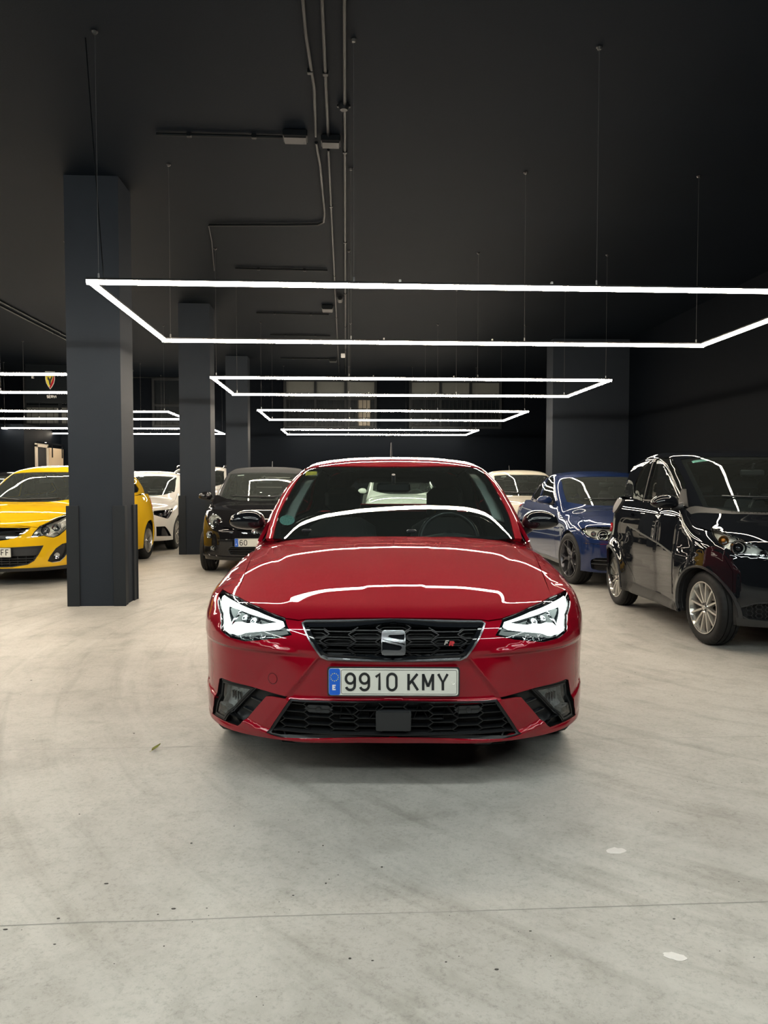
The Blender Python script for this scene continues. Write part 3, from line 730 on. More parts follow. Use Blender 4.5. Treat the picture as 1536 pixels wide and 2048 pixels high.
def wheel_meshes(r, w, rr, style, rim_m):
    key = (r, w, rr, style, rim_m)
    if key in TYRE: return TYRE[key]
    hw = w/2; sw = r-rr
    prof = [(-hw*.72, rr*.97), (-hw*.93, rr+.004), (-hw*1.0, rr+sw*.35), (-hw*.99, rr+sw*.62), (-hw*.90, r-.014), (-hw*.78, r-.004)]
    for gx in (-.45, 0, .45):
        prof += [(hw*(gx-.06), r), (hw*(gx-.05), r-.008), (hw*(gx+.05), r-.008), (hw*(gx+.06), r)]
    prof += [(hw*.78, r-.004), (hw*.90, r-.014), (hw*.99, rr+sw*.62), (hw*1.0, rr+sw*.35), (hw*.93, rr+.004), (hw*.72, rr*.97)]
    m = len(prof)
    tyre = MB().lathe(prof, 108, alt=lambda k, j: (-.005 if (k % 3 == 0 and j in (4, 5, m-5, m-6)) else 0)).mesh('wheel', 40)
    # outer face of the wheel is +x
    rim = MB()
    rim.lathe([(hw*.86, rr*1.0), (hw*.98, rr*.995), (hw*.98, rr*.955), (hw*.80, rr*.92), (hw*.3, rr*.86), (-hw*.8, rr*.88), (-hw*.86, rr*.99)], 56)
    fx = hw*.86; hub = rr*.22
    rim.lathe([(fx-.03, 0.0005), (fx-.012, hub*.55), (fx-.006, hub*.9), (fx-.02, hub*1.1), (fx-.05, hub*1.1)], 28)
    def spoke(a0, a1, w0, w1, r0=hub*.8, r1=rr*.945, d=.016):
        V = []
        for rad, a, ww, xo in ((r0, a0, w0, -.010), ((r0+r1)/2, (a0+a1)/2, (w0+w1)/2, -.001), (r1, a1, w1, .003)):
            cy, cz = rad*cos(a), rad*sin(a); ty, tz = -sin(a), cos(a)
            for sx, k in ((0, .62), (0, -.62), (-d*1.7, -1), (-d*1.7, 1)): V.append((fx+xo+sx, cy+ty*ww/2*k, cz+tz*ww/2*k))
        F = []
        for i in (0, 4):
            for q in range(4): F.append((i+q, i+(q+1) % 4, i+4+(q+1) % 4, i+4+q))
        F += [(3, 2, 1, 0), (8, 9, 10, 11)]; rim.add(V, F)
    if style == 'twelve':
        for i in range(12): spoke(2*pi*i/12, 2*pi*i/12, rr*.13, rr*.10)
    elif style == 'pairs':
        for i in range(7):
            a = 2*pi*i/7
            for q in (-.12, .12): spoke(a+q*.6, a+q*1.4, rr*.10, rr*.09)
    elif style == 'y':
        for i in range(5):
            a = 2*pi*i/5+pi/2; spoke(a, a, rr*.24, rr*.17, hub*.8, rr*.55)
            for q in (-.26, .26): spoke(a, a+q, rr*.11, rr*.09, rr*.45)
    else:
        for i in range(5): spoke(2*pi*i/5+pi/2, 2*pi*i/5+pi/2, rr*.30, rr*.22)
    rimm = rim.mesh('rim', 35)
    cap = MB().lathe([(fx+.004, .0005), (fx+.003, hub*.42), (fx-.006, hub*.5), (fx-.02, hub*.5)], 24)
    capm = cap.mesh('hub_cap', 35)
    nuts = MB()
    for i in range(5 if style not in ('pairs', 'twelve') else 4):
        a = 2*pi*i/(5 if style not in ('pairs', 'twelve') else 4)+.4; nuts.lathe([(fx-.012, .0005), (fx-.004, .009), (fx-.02, .011)], 8, c=(0, hub*.72*cos(a), hub*.72*sin(a)))
    nutm = nuts.mesh('wheel_nut', 35)
    dsk = MB().lathe([(-hw*.1, rr*.25), (-hw*.1, rr*.74), (-hw*.1-.022, rr*.74), (-hw*.1-.022, rr*.25)], 40).mesh('brake_disc', 35)
    TYRE[key] = (tyre, rimm, capm, nutm, dsk); return TYRE[key]
def wheels(C, yw, yr, track, r, w, rr, style, rim_m, steer=0., cap=None):
    ty, ri, ca, nu, ds = wheel_meshes(r, w, rr, style, rim_m)
    for y in (yw, yr):
        for sg in (1, -1):
            o = link('wheel', ty, M['rubber'], C.root, (sg*(track/2), y, r)); o.rotation_euler = (random.uniform(0, 1), 0, (0 if sg > 0 else pi)+(radians(steer) if y == yw else 0))
            link('rim', ri, M[rim_m], o); link('hub_cap', ca, M[cap or rim_m], o); link('wheel_nut', nu, M['satin_black'], o); link('brake_disc', ds, M['disc'], o)
def lamp(C, nm, poly, depth=.06, inner='gloss_black', bowls=(), h=.03, rim=.012, rim_m='gloss_black', lens='lens', bars=()):
    # clear cover, dished body behind it and the bowls inside
    a, b = C.panel(nm, 'F', poly, M[inner], off=-depth, flange=-(depth-.006), h=h, both=True)
    C.panel('lamp_lens', 'F', inset(poly, .002), M[lens], off=-.002, flange=.004, h=h, parent=(a, b), both=True)
    if rim: C.panel('lamp_rim', 'F', inset(poly, .001), M[rim_m], [inset(poly, rim)], off=-.010, flange=.01, h=h, parent=(a, b), both=True)
    for (s, z, r, mt, kind) in bowls:
        p, n = C.pt('F', (s, z), -depth+.004); yl = Vector((n.x*.35, n.y, 0)).normalized()
        rot = yl.to_track_quat('X', 'Z').to_matrix()
        mb = MB()
        if kind == 'bowl': mb.lathe([(0.0, .0008), (.004, r*.5), (.018, r*.85), (.042, r), (.045, r*1.06), (.03, r*1.06), (0, r*.9)], 28)
        elif kind == 'ball': mb.lathe([(.046, .0006), (.043, r*.4), (.034, r*.75), (.022, r*.95), (.01, r), (0, r*1.0)], 28)
        elif kind == 'ring': mb.lathe([(.03, r*.86), (.05, r*.92), (.05, r*1.04), (.03, r*1.1), (0, r*1.1)], 28)
        else: mb.box((.02, 0, 0), (.03, r*2, r*1.2), bev=.006)
        for mr, par in ((False, a), (True, b)):
            m2 = MB(); V = []
            for v in mb.v:
                q = rot @ Vector(v) + p; V.append((-q.x if mr else q.x, q.y, q.z))
            m2.add(V, mb.f).build({'bowl': 'reflector', 'ball': 'projector_lens', 'ring': 'bezel'}.get(kind, 'reflector'), M[mt], par, 40)
    for (polyl, wd, mt, off) in bars: C.strips('light_guide', 'F', [polyl], wd, M[mt], off=off, depth=.012, parent=(a, b), both=True)
    return a, b
def plate(C, txt, y, z, tilt=0., s0=.0, blue=True, glyph='E', w=.52, hgt=.11, right=False):
    # number plate on the front of the car
    X = Matrix.Translation((s0, y, z)) @ Matrix.Rotation(radians(tilt), 4, 'X'); fn = lambda u, v, hh: X @ Vector((u, -.004-hh, v))
    rr = rnd([(-w/2, -hgt/2), (w/2, -hgt/2), (w/2, hgt/2), (-w/2, hgt/2)], .012, 4)
    o = MB().prism(rr, -.004, 0, fn).build('number_plate', M['plate_white'], C.root)
    MB().prism(rnd([(-w/2-.006, -hgt/2-.005), (w/2+.006, -hgt/2-.005), (w/2+.006, hgt/2+.005), (-w/2-.006, hgt/2+.005)], .012, 3), -.010, -.003, fn).build('plate_holder', M['plastic'], C.root)
    if blue:
        bw = .046; q = rnd([(-w/2+.001, -hgt/2+.001), (-w/2+bw, -hgt/2+.001), (-w/2+bw, hgt/2-.001), (-w/2+.001, hgt/2-.001)], .009, 3)
        MB().prism(q, 0, .0008, fn).build('country_band', M['plate_blue'], o)
        m, _ = text_mb(glyph, .022, .005, .0, lambda u, v, hh: fn(-w/2+.017+u, -.034+v, .0008+hh), .0006); m.build('country_letter', M['ink_white'], o)
        st = MB()
        for i in range(12):
            a = 2*pi*i/12; cx, cz = -w/2+.0235+.0155*cos(a), .019+.0155*sin(a)
            st.prism([(cx+(.0026 if k % 2 == 0 else .0011)*sin(2*pi*k/10), cz+(.0026 if k % 2 == 0 else .0011)*cos(2*pi*k/10)) for k in range(10)], .0008, .0014, fn)
        st.build('star_ring', M['ink_yellow'], o)
    lw = .0016; ins = rnd([(-w/2+(.050 if blue else .006), -hgt/2+.006), (w/2-.006, -hgt/2+.006), (w/2-.006, hgt/2-.006), (-w/2+(.050 if blue else .006), hgt/2-.006)], .008, 3)
    mb = MB()
    L, Rr = ribbon(ins+[ins[0]], lw); V = [fn(q.x, q.y, .0008) for q in L]+[fn(q.x, q.y, .0008) for q in Rr]; n = len(L)
    mb.add(V, [(i, n+i, n+i+1, i+1) for i in range(n-1)]).build('embossed_line', M['grey_trim'], o)
    m, tw = text_mb(txt, .077, .0102, .0212, lambda u, v, hh: Vector((u, v, hh)), .0012, narrow=.84, space=.36)
    x0 = -w/2+(.069 if blue else .03); room = w/2-.022-x0; k = min(1., room/tw)
    if right: x0 = w/2-.022-tw
    m.v = [tuple(fn(x0+v[0]*k, v[1]-.0385, v[2])) for v in m.v]; m.build('plate_characters', M['ink'], o)
    return o, fn
def mirrors(C, p, size, mt, stalk_to, glass_m='chrome', stalk_m='plastic'):
    for sg in (-1, 1):
        def wrp(q):
            q = Vector([abs(v)**.78*(1 if v > 0 else -1) for v in q])
            return Vector((q.x*(1-.12*q.z), (q.y*1.0 if q.y < 0 else q.y*.35), q.z*(1-.18*q.x if q.x*1 > 0 else 1)*(.9 if q.z < 0 else 1)))
        mb = MB().ell((0, 0, 0), size, 24, 14, wrp); mb.v = [(p[0]*sg+v[0]*sg, p[1]+v[1], p[2]+v[2]) for v in mb.v]
        o = mb.build('door_mirror', mt, C.root, 50)
        a = Vector((p[0]*sg-sg*size[0]*.55, p[1]+.01, p[2]-size[2]*.6)); b = Vector((stalk_to[0]*sg, stalk_to[1], stalk_to[2]))
        MB().tube([a, (a+b)/2+Vector((0, 0, -.004)), b], [.030, .026, .034], 10).build('mirror_stalk', M[stalk_m], o, 50)
        g = MB().ell((0, 0, 0), (size[0]*.82, .004, size[2]*.78), 20, 8); g.v = [(p[0]*sg+v[0], p[1]+size[1]*.36+v[1], p[2]+v[2]) for v in g.v]
        g.build('mirror_glass', M[glass_m], o, 40)
def wipers(C, arms, z0=.012):
    # each arm: list of (x, y) points on the windscreen
    for pts in arms:
        P = []
        for q in pts:
            p, n = C.S.at('GT', [q], z0); P.append(Vector(p[0]))
        o = MB().tube(P, [.008]*(len(P)-1)+[.005], 8).build('wiper', M['satin_black'], C.root, 50)
        bl = []
        k = len(P)//2
        for q in dens(pts[k-1:], .08, False): p, n = C.S.at('GT', [(q[0], q[1]-.012)], .005); bl.append(Vector(p[0]))
        MB().tube(bl, .005, 6).build('wiper_blade', M['rubber'], o, 50)
def cabin(C, yb, zbelt, w, seat_y, dash=True, mat_s='fabric', rows=2, head_z=1.17, hgap=.0, wheel_rot=0., roof_z=1.36, mirror_y=None, seat_x=.36, rear_y=None):
    R = C.root
    # dashboard: a loft across the car
    V = []; F = []; xs = np.linspace(-w, w, 15); prof = [(yb-.02, zbelt-.10), (yb+.0, zbelt-.055), (yb+.16, zbelt-.03), (yb+.36, zbelt-.035), (yb+.44, zbelt-.06), (yb+.46, zbelt-.13), (yb+.42, zbelt-.32), (yb+.30, zbelt-.5), (yb-.02, zbelt-.5)]
    for x in xs:
        t = abs(x)/w
        for y, z in prof:
            hump = .045*math.exp(-((x-seat_x)/.20)**2)*(1 if .15 < y-yb < .47 and z > zbelt-.2 else 0)
            V.append((x, y+.16*t*t*(1 if y < yb+.2 else .3), z+hump-.012*t))
    m = len(prof)
    for i in range(len(xs)-1):
        for j in range(m): F.append((i*m+j, i*m+(j+1) % m, (i+1)*m+(j+1) % m, (i+1)*m+j))
    F += [tuple(range(m)), tuple(range((len(xs)-1)*m, len(xs)*m))]
    d = MB().add(V, F).build('dashboard', M['dash'], R, 35)
    # steering wheel
    cy, cz = yb+.56, zbelt-.055; tilt = radians(24)
    mb = MB(); n = 36; ring = [(.185*cos(2*pi*i/n), .185*sin(2*pi*i/n)) for i in range(n+1)]
    tf = lambda u, v, hh: Vector((seat_x+u, cy+v*sin(tilt)-hh*cos(tilt), cz+v*cos(tilt)+hh*sin(tilt)))
    mb.tube([tf(u, v, 0) for u, v in ring], .0165, 8, False)
    sw = mb.build('steering_wheel', M['satin_black'], R, 60)
    m2 = MB(); m2.lathe([(-.02, .0006), (-.012, .05), (.02, .058), (.05, .03)], 20, 'y', (seat_x, cy, cz)); m2.build('steering_hub', M['satin_black'], sw, 50)
    h3 = MB()
    for a in (0, pi, -pi/2): h3.tube([tf(.03*cos(a), .03*sin(a), .01), tf(.17*cos(a), .17*sin(a), 0)], [.02, .012], 8)
    h3.build('steering_spoke', M['satin_black'], sw, 50)
    # seats
    def seat(x, y, wdt, hz, nm, heads):
        mb = MB(); mb.box((x, y-.02, .46), (wdt, .52, .16), bev=.05)
        base = mb.build(nm, M[mat_s], R, 40)
        V = []; F = []; zs = [(.50, 0, wdt*.50, .07), (.60, .03, wdt*.52, .08), (.78, .07, wdt*.51, .075), (.95, .11, wdt*.46, .06), (hz-.16, .135, wdt*.36, .05), (hz-.13, .14, wdt*.26, .035)]
        n = 20
        for z, dy, hw_, th in zs:
            for i in range(n):
                a = 2*pi*i/n; ca, sa = cos(a), sin(a)
                V.append((x+hw_*abs(ca)**.5*(1 if ca > 0 else -1), y+.24+dy+th*abs(sa)**.6*(1 if sa > 0 else -1), z))
        for r in range(len(zs)-1):
            for i in range(n): F.append((r*n+i, r*n+(i+1) % n, (r+1)*n+(i+1) % n, (r+1)*n+i))
        F += [tuple(range(n-1, -1, -1)), tuple(range((len(zs)-1)*n, len(zs)*n))]
        MB().add(V, F).build('backrest', M[mat_s], base, 50)
        for hx in heads:
            MB().box((x+hx, y+.40, hz), (.25, .10, .17), bev=.045).build('headrest', M[mat_s], base, 40)
            for q in (-.06, .06): MB().tube([(x+hx+q, y+.39, hz-.16), (x+hx+q, y+.40, hz-.05)], .006, 8).build('headrest_post', M['chrome'], base)
    for sx in (-seat_x, seat_x): seat(sx, seat_y, .50, head_z, 'front_seat', (0,))
    if rows == 2:
        seat(0, rear_y or seat_y+.85, 1.22, head_z-.10, 'rear_seat', (-.40, .40))
    my = mirror_y or yb+.42
    mm = MB().box((0, my, roof_z-.10), (.21, .03, .06), bev=.014).build('interior_mirror', M['satin_black'], R, 40)
    MB().tube([(0, my, roof_z-.07), (0, my-.03, roof_z-.02)], .012, 8).build('mirror_stem', M['satin_black'], mm)
def hexes(cx0, cz0, dx, dz, w, flat, hgt, nx, nz, stag=True, closed=True):
    out = []
    for i in range(-nx, nx+1):
        for k in range(-nz, nz+1):
            cx, cz = cx0+i*dx, cz0+k*dz+(dz/2 if i % 2 else 0)
            out.append([(cx-w/2, cz), (cx-flat/2, cz+hgt/2), (cx+flat/2, cz+hgt/2), (cx+w/2, cz), (cx+flat/2, cz-hgt/2), (cx-flat/2, cz-hgt/2), (cx-w/2, cz)])
    return out
# ---------------------------------------------------------------- the showroom
def floor_mat():
    m, nt, N, L = _mat('polished_concrete'); b = N['Principled BSDF']; tc = N.new('ShaderNodeTexCoord')
    def noise(sc, det, rough=.55, vec=None, dist=0.):
        n = N.new('ShaderNodeTexNoise'); n.inputs['Scale'].default_value = sc; n.inputs['Detail'].default_value = det; n.inputs['Roughness'].default_value = rough; n.inputs['Distortion'].default_value = dist
        L.new(vec or tc.outputs['Object'], n.inputs['Vector']); return n.outputs['Fac']
    def ramp(src, stops):
        r = N.new('ShaderNodeValToRGB'); e = r.color_ramp.elements
        while len(e) < len(stops): e.new(.5)
        for q, (p, c) in zip(e, stops): q.position = p; q.color = (*c, 1)
        L.new(src, r.inputs[0]); return r.outputs[0]
    def mix(a, c, f, mode='MIX'):
        x = N.new('ShaderNodeMix'); x.data_type = 'RGBA'; x.blend_type = mode
        for s, i in ((a, 6), (c, 7)):
            if hasattr(s, 'links'): L.new(s, x.inputs[i])
            else: x.inputs[i].default_value = (*s, 1)
        if hasattr(f, 'links'): L.new(f, x.inputs[0])
        else: x.inputs[0].default_value = f
        return x.outputs[2]
    base = ramp(noise(.7, 8, .62, dist=.8), [(.30, (.35, .335, .305)), (.5, (.43, .415, .38)), (.70, (.50, .485, .45))])
    blot = ramp(noise(2.6, 10, .68, dist=.7), [(.30, (.74, .74, .73)), (.48, (1, 1, 1)), (.62, (1, 1, 1)), (.78, (1.0, 1.0, .98))]); col = mix(base, blot, .8, 'MULTIPLY')
    cloud = ramp(noise(9, 9, .7, dist=.3), [(.33, (.80, .80, .78)), (.52, (1, 1, 1)), (.75, (1, 1, 1))]); col = mix(col, cloud, .7, 'MULTIPLY')
    fine = ramp(noise(70, 8, .75), [(.32, (.62, .615, .60)), (.50, (1, 1, 1)), (.70, (1.0, 1.0, 1.0))]); col = mix(col, fine, .75, 'MULTIPLY')
    # swept tyre scuffs: broken bands along a turning arc round a point beside the car
    gr = N.new('ShaderNodeSeparateXYZ'); L.new(tc.outputs['Object'], gr.inputs[0])
    def math(op, a, c):
        x = N.new('ShaderNodeMath'); x.operation = op
        for i, s in enumerate((a, c)):
            if s is None: continue
            if hasattr(s, 'links'): L.new(s, x.inputs[i])
            else: x.inputs[i].default_value = s
        return x.outputs[0]
    dx = math('SUBTRACT', gr.outputs[0], 7.2); dy = math('SUBTRACT', gr.outputs[1], -3.2)
    rad = math('SQRT', math('ADD', math('MULTIPLY', dx, dx), math('MULTIPLY', dy, dy)), None); ang = math('ARCTAN2', dy, dx)
    cb = N.new('ShaderNodeCombineXYZ'); L.new(math('MULTIPLY', rad, 5.0), cb.inputs[0]); L.new(math('MULTIPLY', ang, 2.2), cb.inputs[1])
    sc = ramp(noise(1.5, 8, .62, cb.outputs[0], .3), [(.34, (.66, .66, .64)), (.47, (1, 1, 1)), (.8, (1, 1, 1))]); col = mix(col, sc, .55, 'MULTIPLY')
    lt = ramp(noise(1.1, 7, .6, cb.outputs[0], .2), [(.52, (0, 0, 0)), (.70, (1, 1, 1))]); col = mix(col, (.56, .545, .51), math('MULTIPLY', lt, .30))
    sp = ramp(noise(170, 2, .5), [(.20, (.35, .34, .32)), (.29, (1, 1, 1)), (1, (1, 1, 1))]); col = mix(col, sp, .8, 'MULTIPLY')
    L.new(col, b.inputs['Base Color'])
    rr = N.new('ShaderNodeMapRange'); rr.inputs[3].default_value = .38; rr.inputs[4].default_value = .62; L.new(noise(2.2, 6), rr.inputs[0]); L.new(rr.outputs[0], b.inputs['Roughness'])
    b.inputs['Specular IOR Level'].default_value = .4
    bp = N.new('ShaderNodeBump'); bp.inputs['Strength'].default_value = .5; bp.inputs['Distance'].default_value = .004
    L.new(noise(75, 7, .75), bp.inputs['Height']); L.new(bp.outputs[0], b.inputs['Normal'])
    return m
M['floor'] = floor_mat()
M['ceiling'] = mat('dark_ceiling_paint', spec=.05, col=(.0044, .0070, .0108), rough=.75, noise=.12, nscale=1.2, bump=.15, bscale=90)
M['wall'] = mat('dark_wall_paint', spec=.05, col=(.0018, .0030, .0050), rough=.7, noise=.10, nscale=2, bump=.1, bscale=80)
M['pillar'] = mat('charcoal_pillar_paint', spec=.05, col=(.024, .029, .037), rough=.65, noise=.08, nscale=4, bump=.2, bscale=60)
M['guard'] = mat('charcoal_corner_guard', spec=.05, col=(.024, .0275, .032), rough=.5, bump=.1, bscale=200)
M['conduit'] = mat('black_conduit', spec=.15, col=(.0035, .0048, .0062), rough=.5)
M['lamp_body'] = mat('black_lamp_profile', (.012, .012, .013), .35)
M['wire'] = mat('steel_wire', (.16, .16, .16), .4, .6)
M['paper_clip'] = mat('white_joint_clip', (.7, .7, .68), .5)
M['steel'] = mat('steel_fitting', (.5, .5, .5), .3, 1)
M['frame_paint'] = mat('dark_window_frame', (.009, .011, .013), .5, spec=.15)
M['blind'] = mat('pale_window_blind', (.085, .09, .085), .8, noise=.1, nscale=40)
M['door_beige'] = mat('beige_door_leaf', (.46, .36, .25), .6, noise=.05, nscale=8)
M['door_frame'] = mat('beige_door_frame', (.50, .44, .36), .6)
M['joint'] = mat('floor_joint_filler', (.27, .26, .24), .8)
M['chalk'] = mat('white_floor_paint', (.66, .63, .60), .7, noise=.1, nscale=50)
M['leaf'] = mat('dry_leaf', (.20, .20, .03), .7, noise=.6, nscale=60)
M['grit'] = mat('dark_grit', (.05, .045, .04), .8)
XL, XR, Y0, Y1, ZC = -12.5, 6.12, -4.0, 22.6, 4.30
def slab(name, c, d, mt, kind='structure', parent=None, bev=0.):
    o = MB().box((0, 0, 0), d, bev=bev).build(name, mt, parent, loc=c)
    if kind and parent is None: o['kind'] = kind
    return o
cx, cy = (XL+XR)/2, (Y0+Y1)/2
FL = slab('floor', (cx, cy, -.05), (XR-XL, Y1-Y0, .10), M['floor'])
CE = slab('ceiling', (cx, cy, ZC+.05), (XR-XL, Y1-Y0, .10), M['ceiling'])
slab('wall_right', (XR+.05, cy, ZC/2), (.10, Y1-Y0, ZC), M['wall'])
slab('wall_left', (XL-.05, cy, ZC/2), (.10, Y1-Y0, ZC), M['wall'])
WB = slab('wall_back', (cx, Y1+.05, ZC/2), (XR-XL, .10, ZC), M['wall'])
slab('wall_front', (cx, Y0-.05, ZC/2), (XR-XL, .10, ZC), M['wall'])
slab('trim_1', (XR-.83, 16.15, ZC/2), (1.66, .5, ZC), M['pillar'])        # pier on the right wall
slab('trim_2', (-10.4, 21.3, 1.375), (4.2, 2.56, 2.75), M['wall'])         # closed room in the far left corner
for i, (px, py) in enumerate(((-2.505, 7.94), (-2.555, 13.31), (-2.60, 18.72))):
    e = slab('pillar', (px, py, ZC/2), (.53, .44, ZC), M['pillar'])
    for sx in (-1, 1):
        for sy in (-1, 1):
            t, gw, gh = .018, .105, 1.02
            mb = MB(); x0, y0 = sx*.265, sy*.22
            mb.box((x0+sx*t/2-sx*(gw/2-t/2)*0-sx*gw/2+sx*t/2, y0+sy*t/2, gh/2-ZC/2), (gw+t, t, gh), bev=.003)
            mb.box((x0+sx*t/2, y0-sy*gw/2, gh/2-ZC/2), (t, gw, gh), bev=.003)
            mb.build('corner_guard', M['guard'], e)
# lamps: rectangles of light profile hung on wires
def light_frame(x0, x1, y0, y1, z, label, cuts):
    root = empty('light_frame', ((x0+x1)/2, (y0+y1)/2, z)); tag(root, label, 'lamp', 'hanging rectangular light frames')
    w, hh = (x1-x0)/2, (y1-y0)/2; t = .040
    def bar(c, d):
        o = MB().box((c[0], c[1], .016), (d[0], d[1], .014), bev=.002).build('light_profile', M['lamp_body'], root)
        along = d[0] > d[1]; hl = (d[0] if along else d[1])/2-.001; V = []; n = 10
        for e in (-hl, hl):
            for i in range(n+1):
                a = pi*i/n; u, v = -.0165*cos(a), .009-.029*sin(a)
                V.append((c[0]+e, c[1]+u, v) if along else (c[0]+u, c[1]+e, v))
        F = [(i, i+1, n+2+i, n+1+i) for i in range(n)]+[tuple(range(n+1)), tuple(range(2*n+1, n, -1)), (0, n+1, 2*n+1, n)]
        MB().add(V, F).build('diffuser', M['led_cool' if y0 < 2 else 'led'], o, 40)
    bar((0, -hh+t/2), (2*w, t)); bar((0, hh-t/2), (2*w, t)); bar((-w+t/2, 0), (t, 2*hh-2*t)); bar((w-t/2, 0), (t, 2*hh-2*t))
    for sy in (-1, 1):
        for x in [-w+.08]+[-w+c*2*w for c in cuts]+[w-.08]:
            MB().tube([(x, sy*(hh-t/2), .03), (x, sy*(hh-t/2), ZC-z)], .0013, 5).build('suspension_wire', M['wire'], root)
            MB().lathe([(0, .007), (.03, .007), (.036, .003), (.0361, .0004)], 8, 'z', (x, sy*(hh-t/2), .024)).build('wire_grip', M['steel'], root)
            MB().lathe([(0, .0004), (0.0001, .012), (.014, .022), (.02, .022)], 12, 'z', (x, sy*(hh-t/2), ZC-z-.02)).build('ceiling_cup', M['lamp_body'], root)
    for sy in (-1, 1):
        for c in (.40, .60): MB().box((-w+c*2*w, sy*(hh-t/2), .031), (.016, .022, .024), bev=.003).build('profile_joint', M['paper_clip'], root)
    return root
main = [(-.05, 2.08, 'hanging light frame right above the camera side of the red car'), (5.26, 7.43, 'largest hanging light frame, above the red car'), (9.99, 11.95, 'second light frame from the front, behind the red car'), (14.54, 16.8, 'third light frame from the front over the middle aisle'), (19.97, 22.05, 'farthest light frame over the middle aisle')]
FR = [light_frame(-1.75 if y0 < 11 else -1.66, 3.61, y0, y1, 2.63, lb, (.34, .66)) for y0, y1, lb in main]
left = [(-.05, 2.08, 'light frame of the left row nearest the camera'), (5.26, 7.43, 'light frame of the left row in front of the yellow car'), (9.80, 11.85, 'light frame of the left row above the yellow car'), (14.95, 16.8, 'light frame of the left row seen through between the first two pillars'), (19.75, 22.0, 'farthest light frame of the left row')]
for y0, y1, lb in left: light_frame(-8.75, -3.43, y0, y1, 2.63, lb, (.34, .66))
MB().tube([(-2.60, -.96, .03), (-2.605, -.95, .10), (-2.645, -.95, .75), (-2.69, -.98, ZC-2.63)], .0045, 6).build('power_cable', M['conduit'], FR[1], 50)
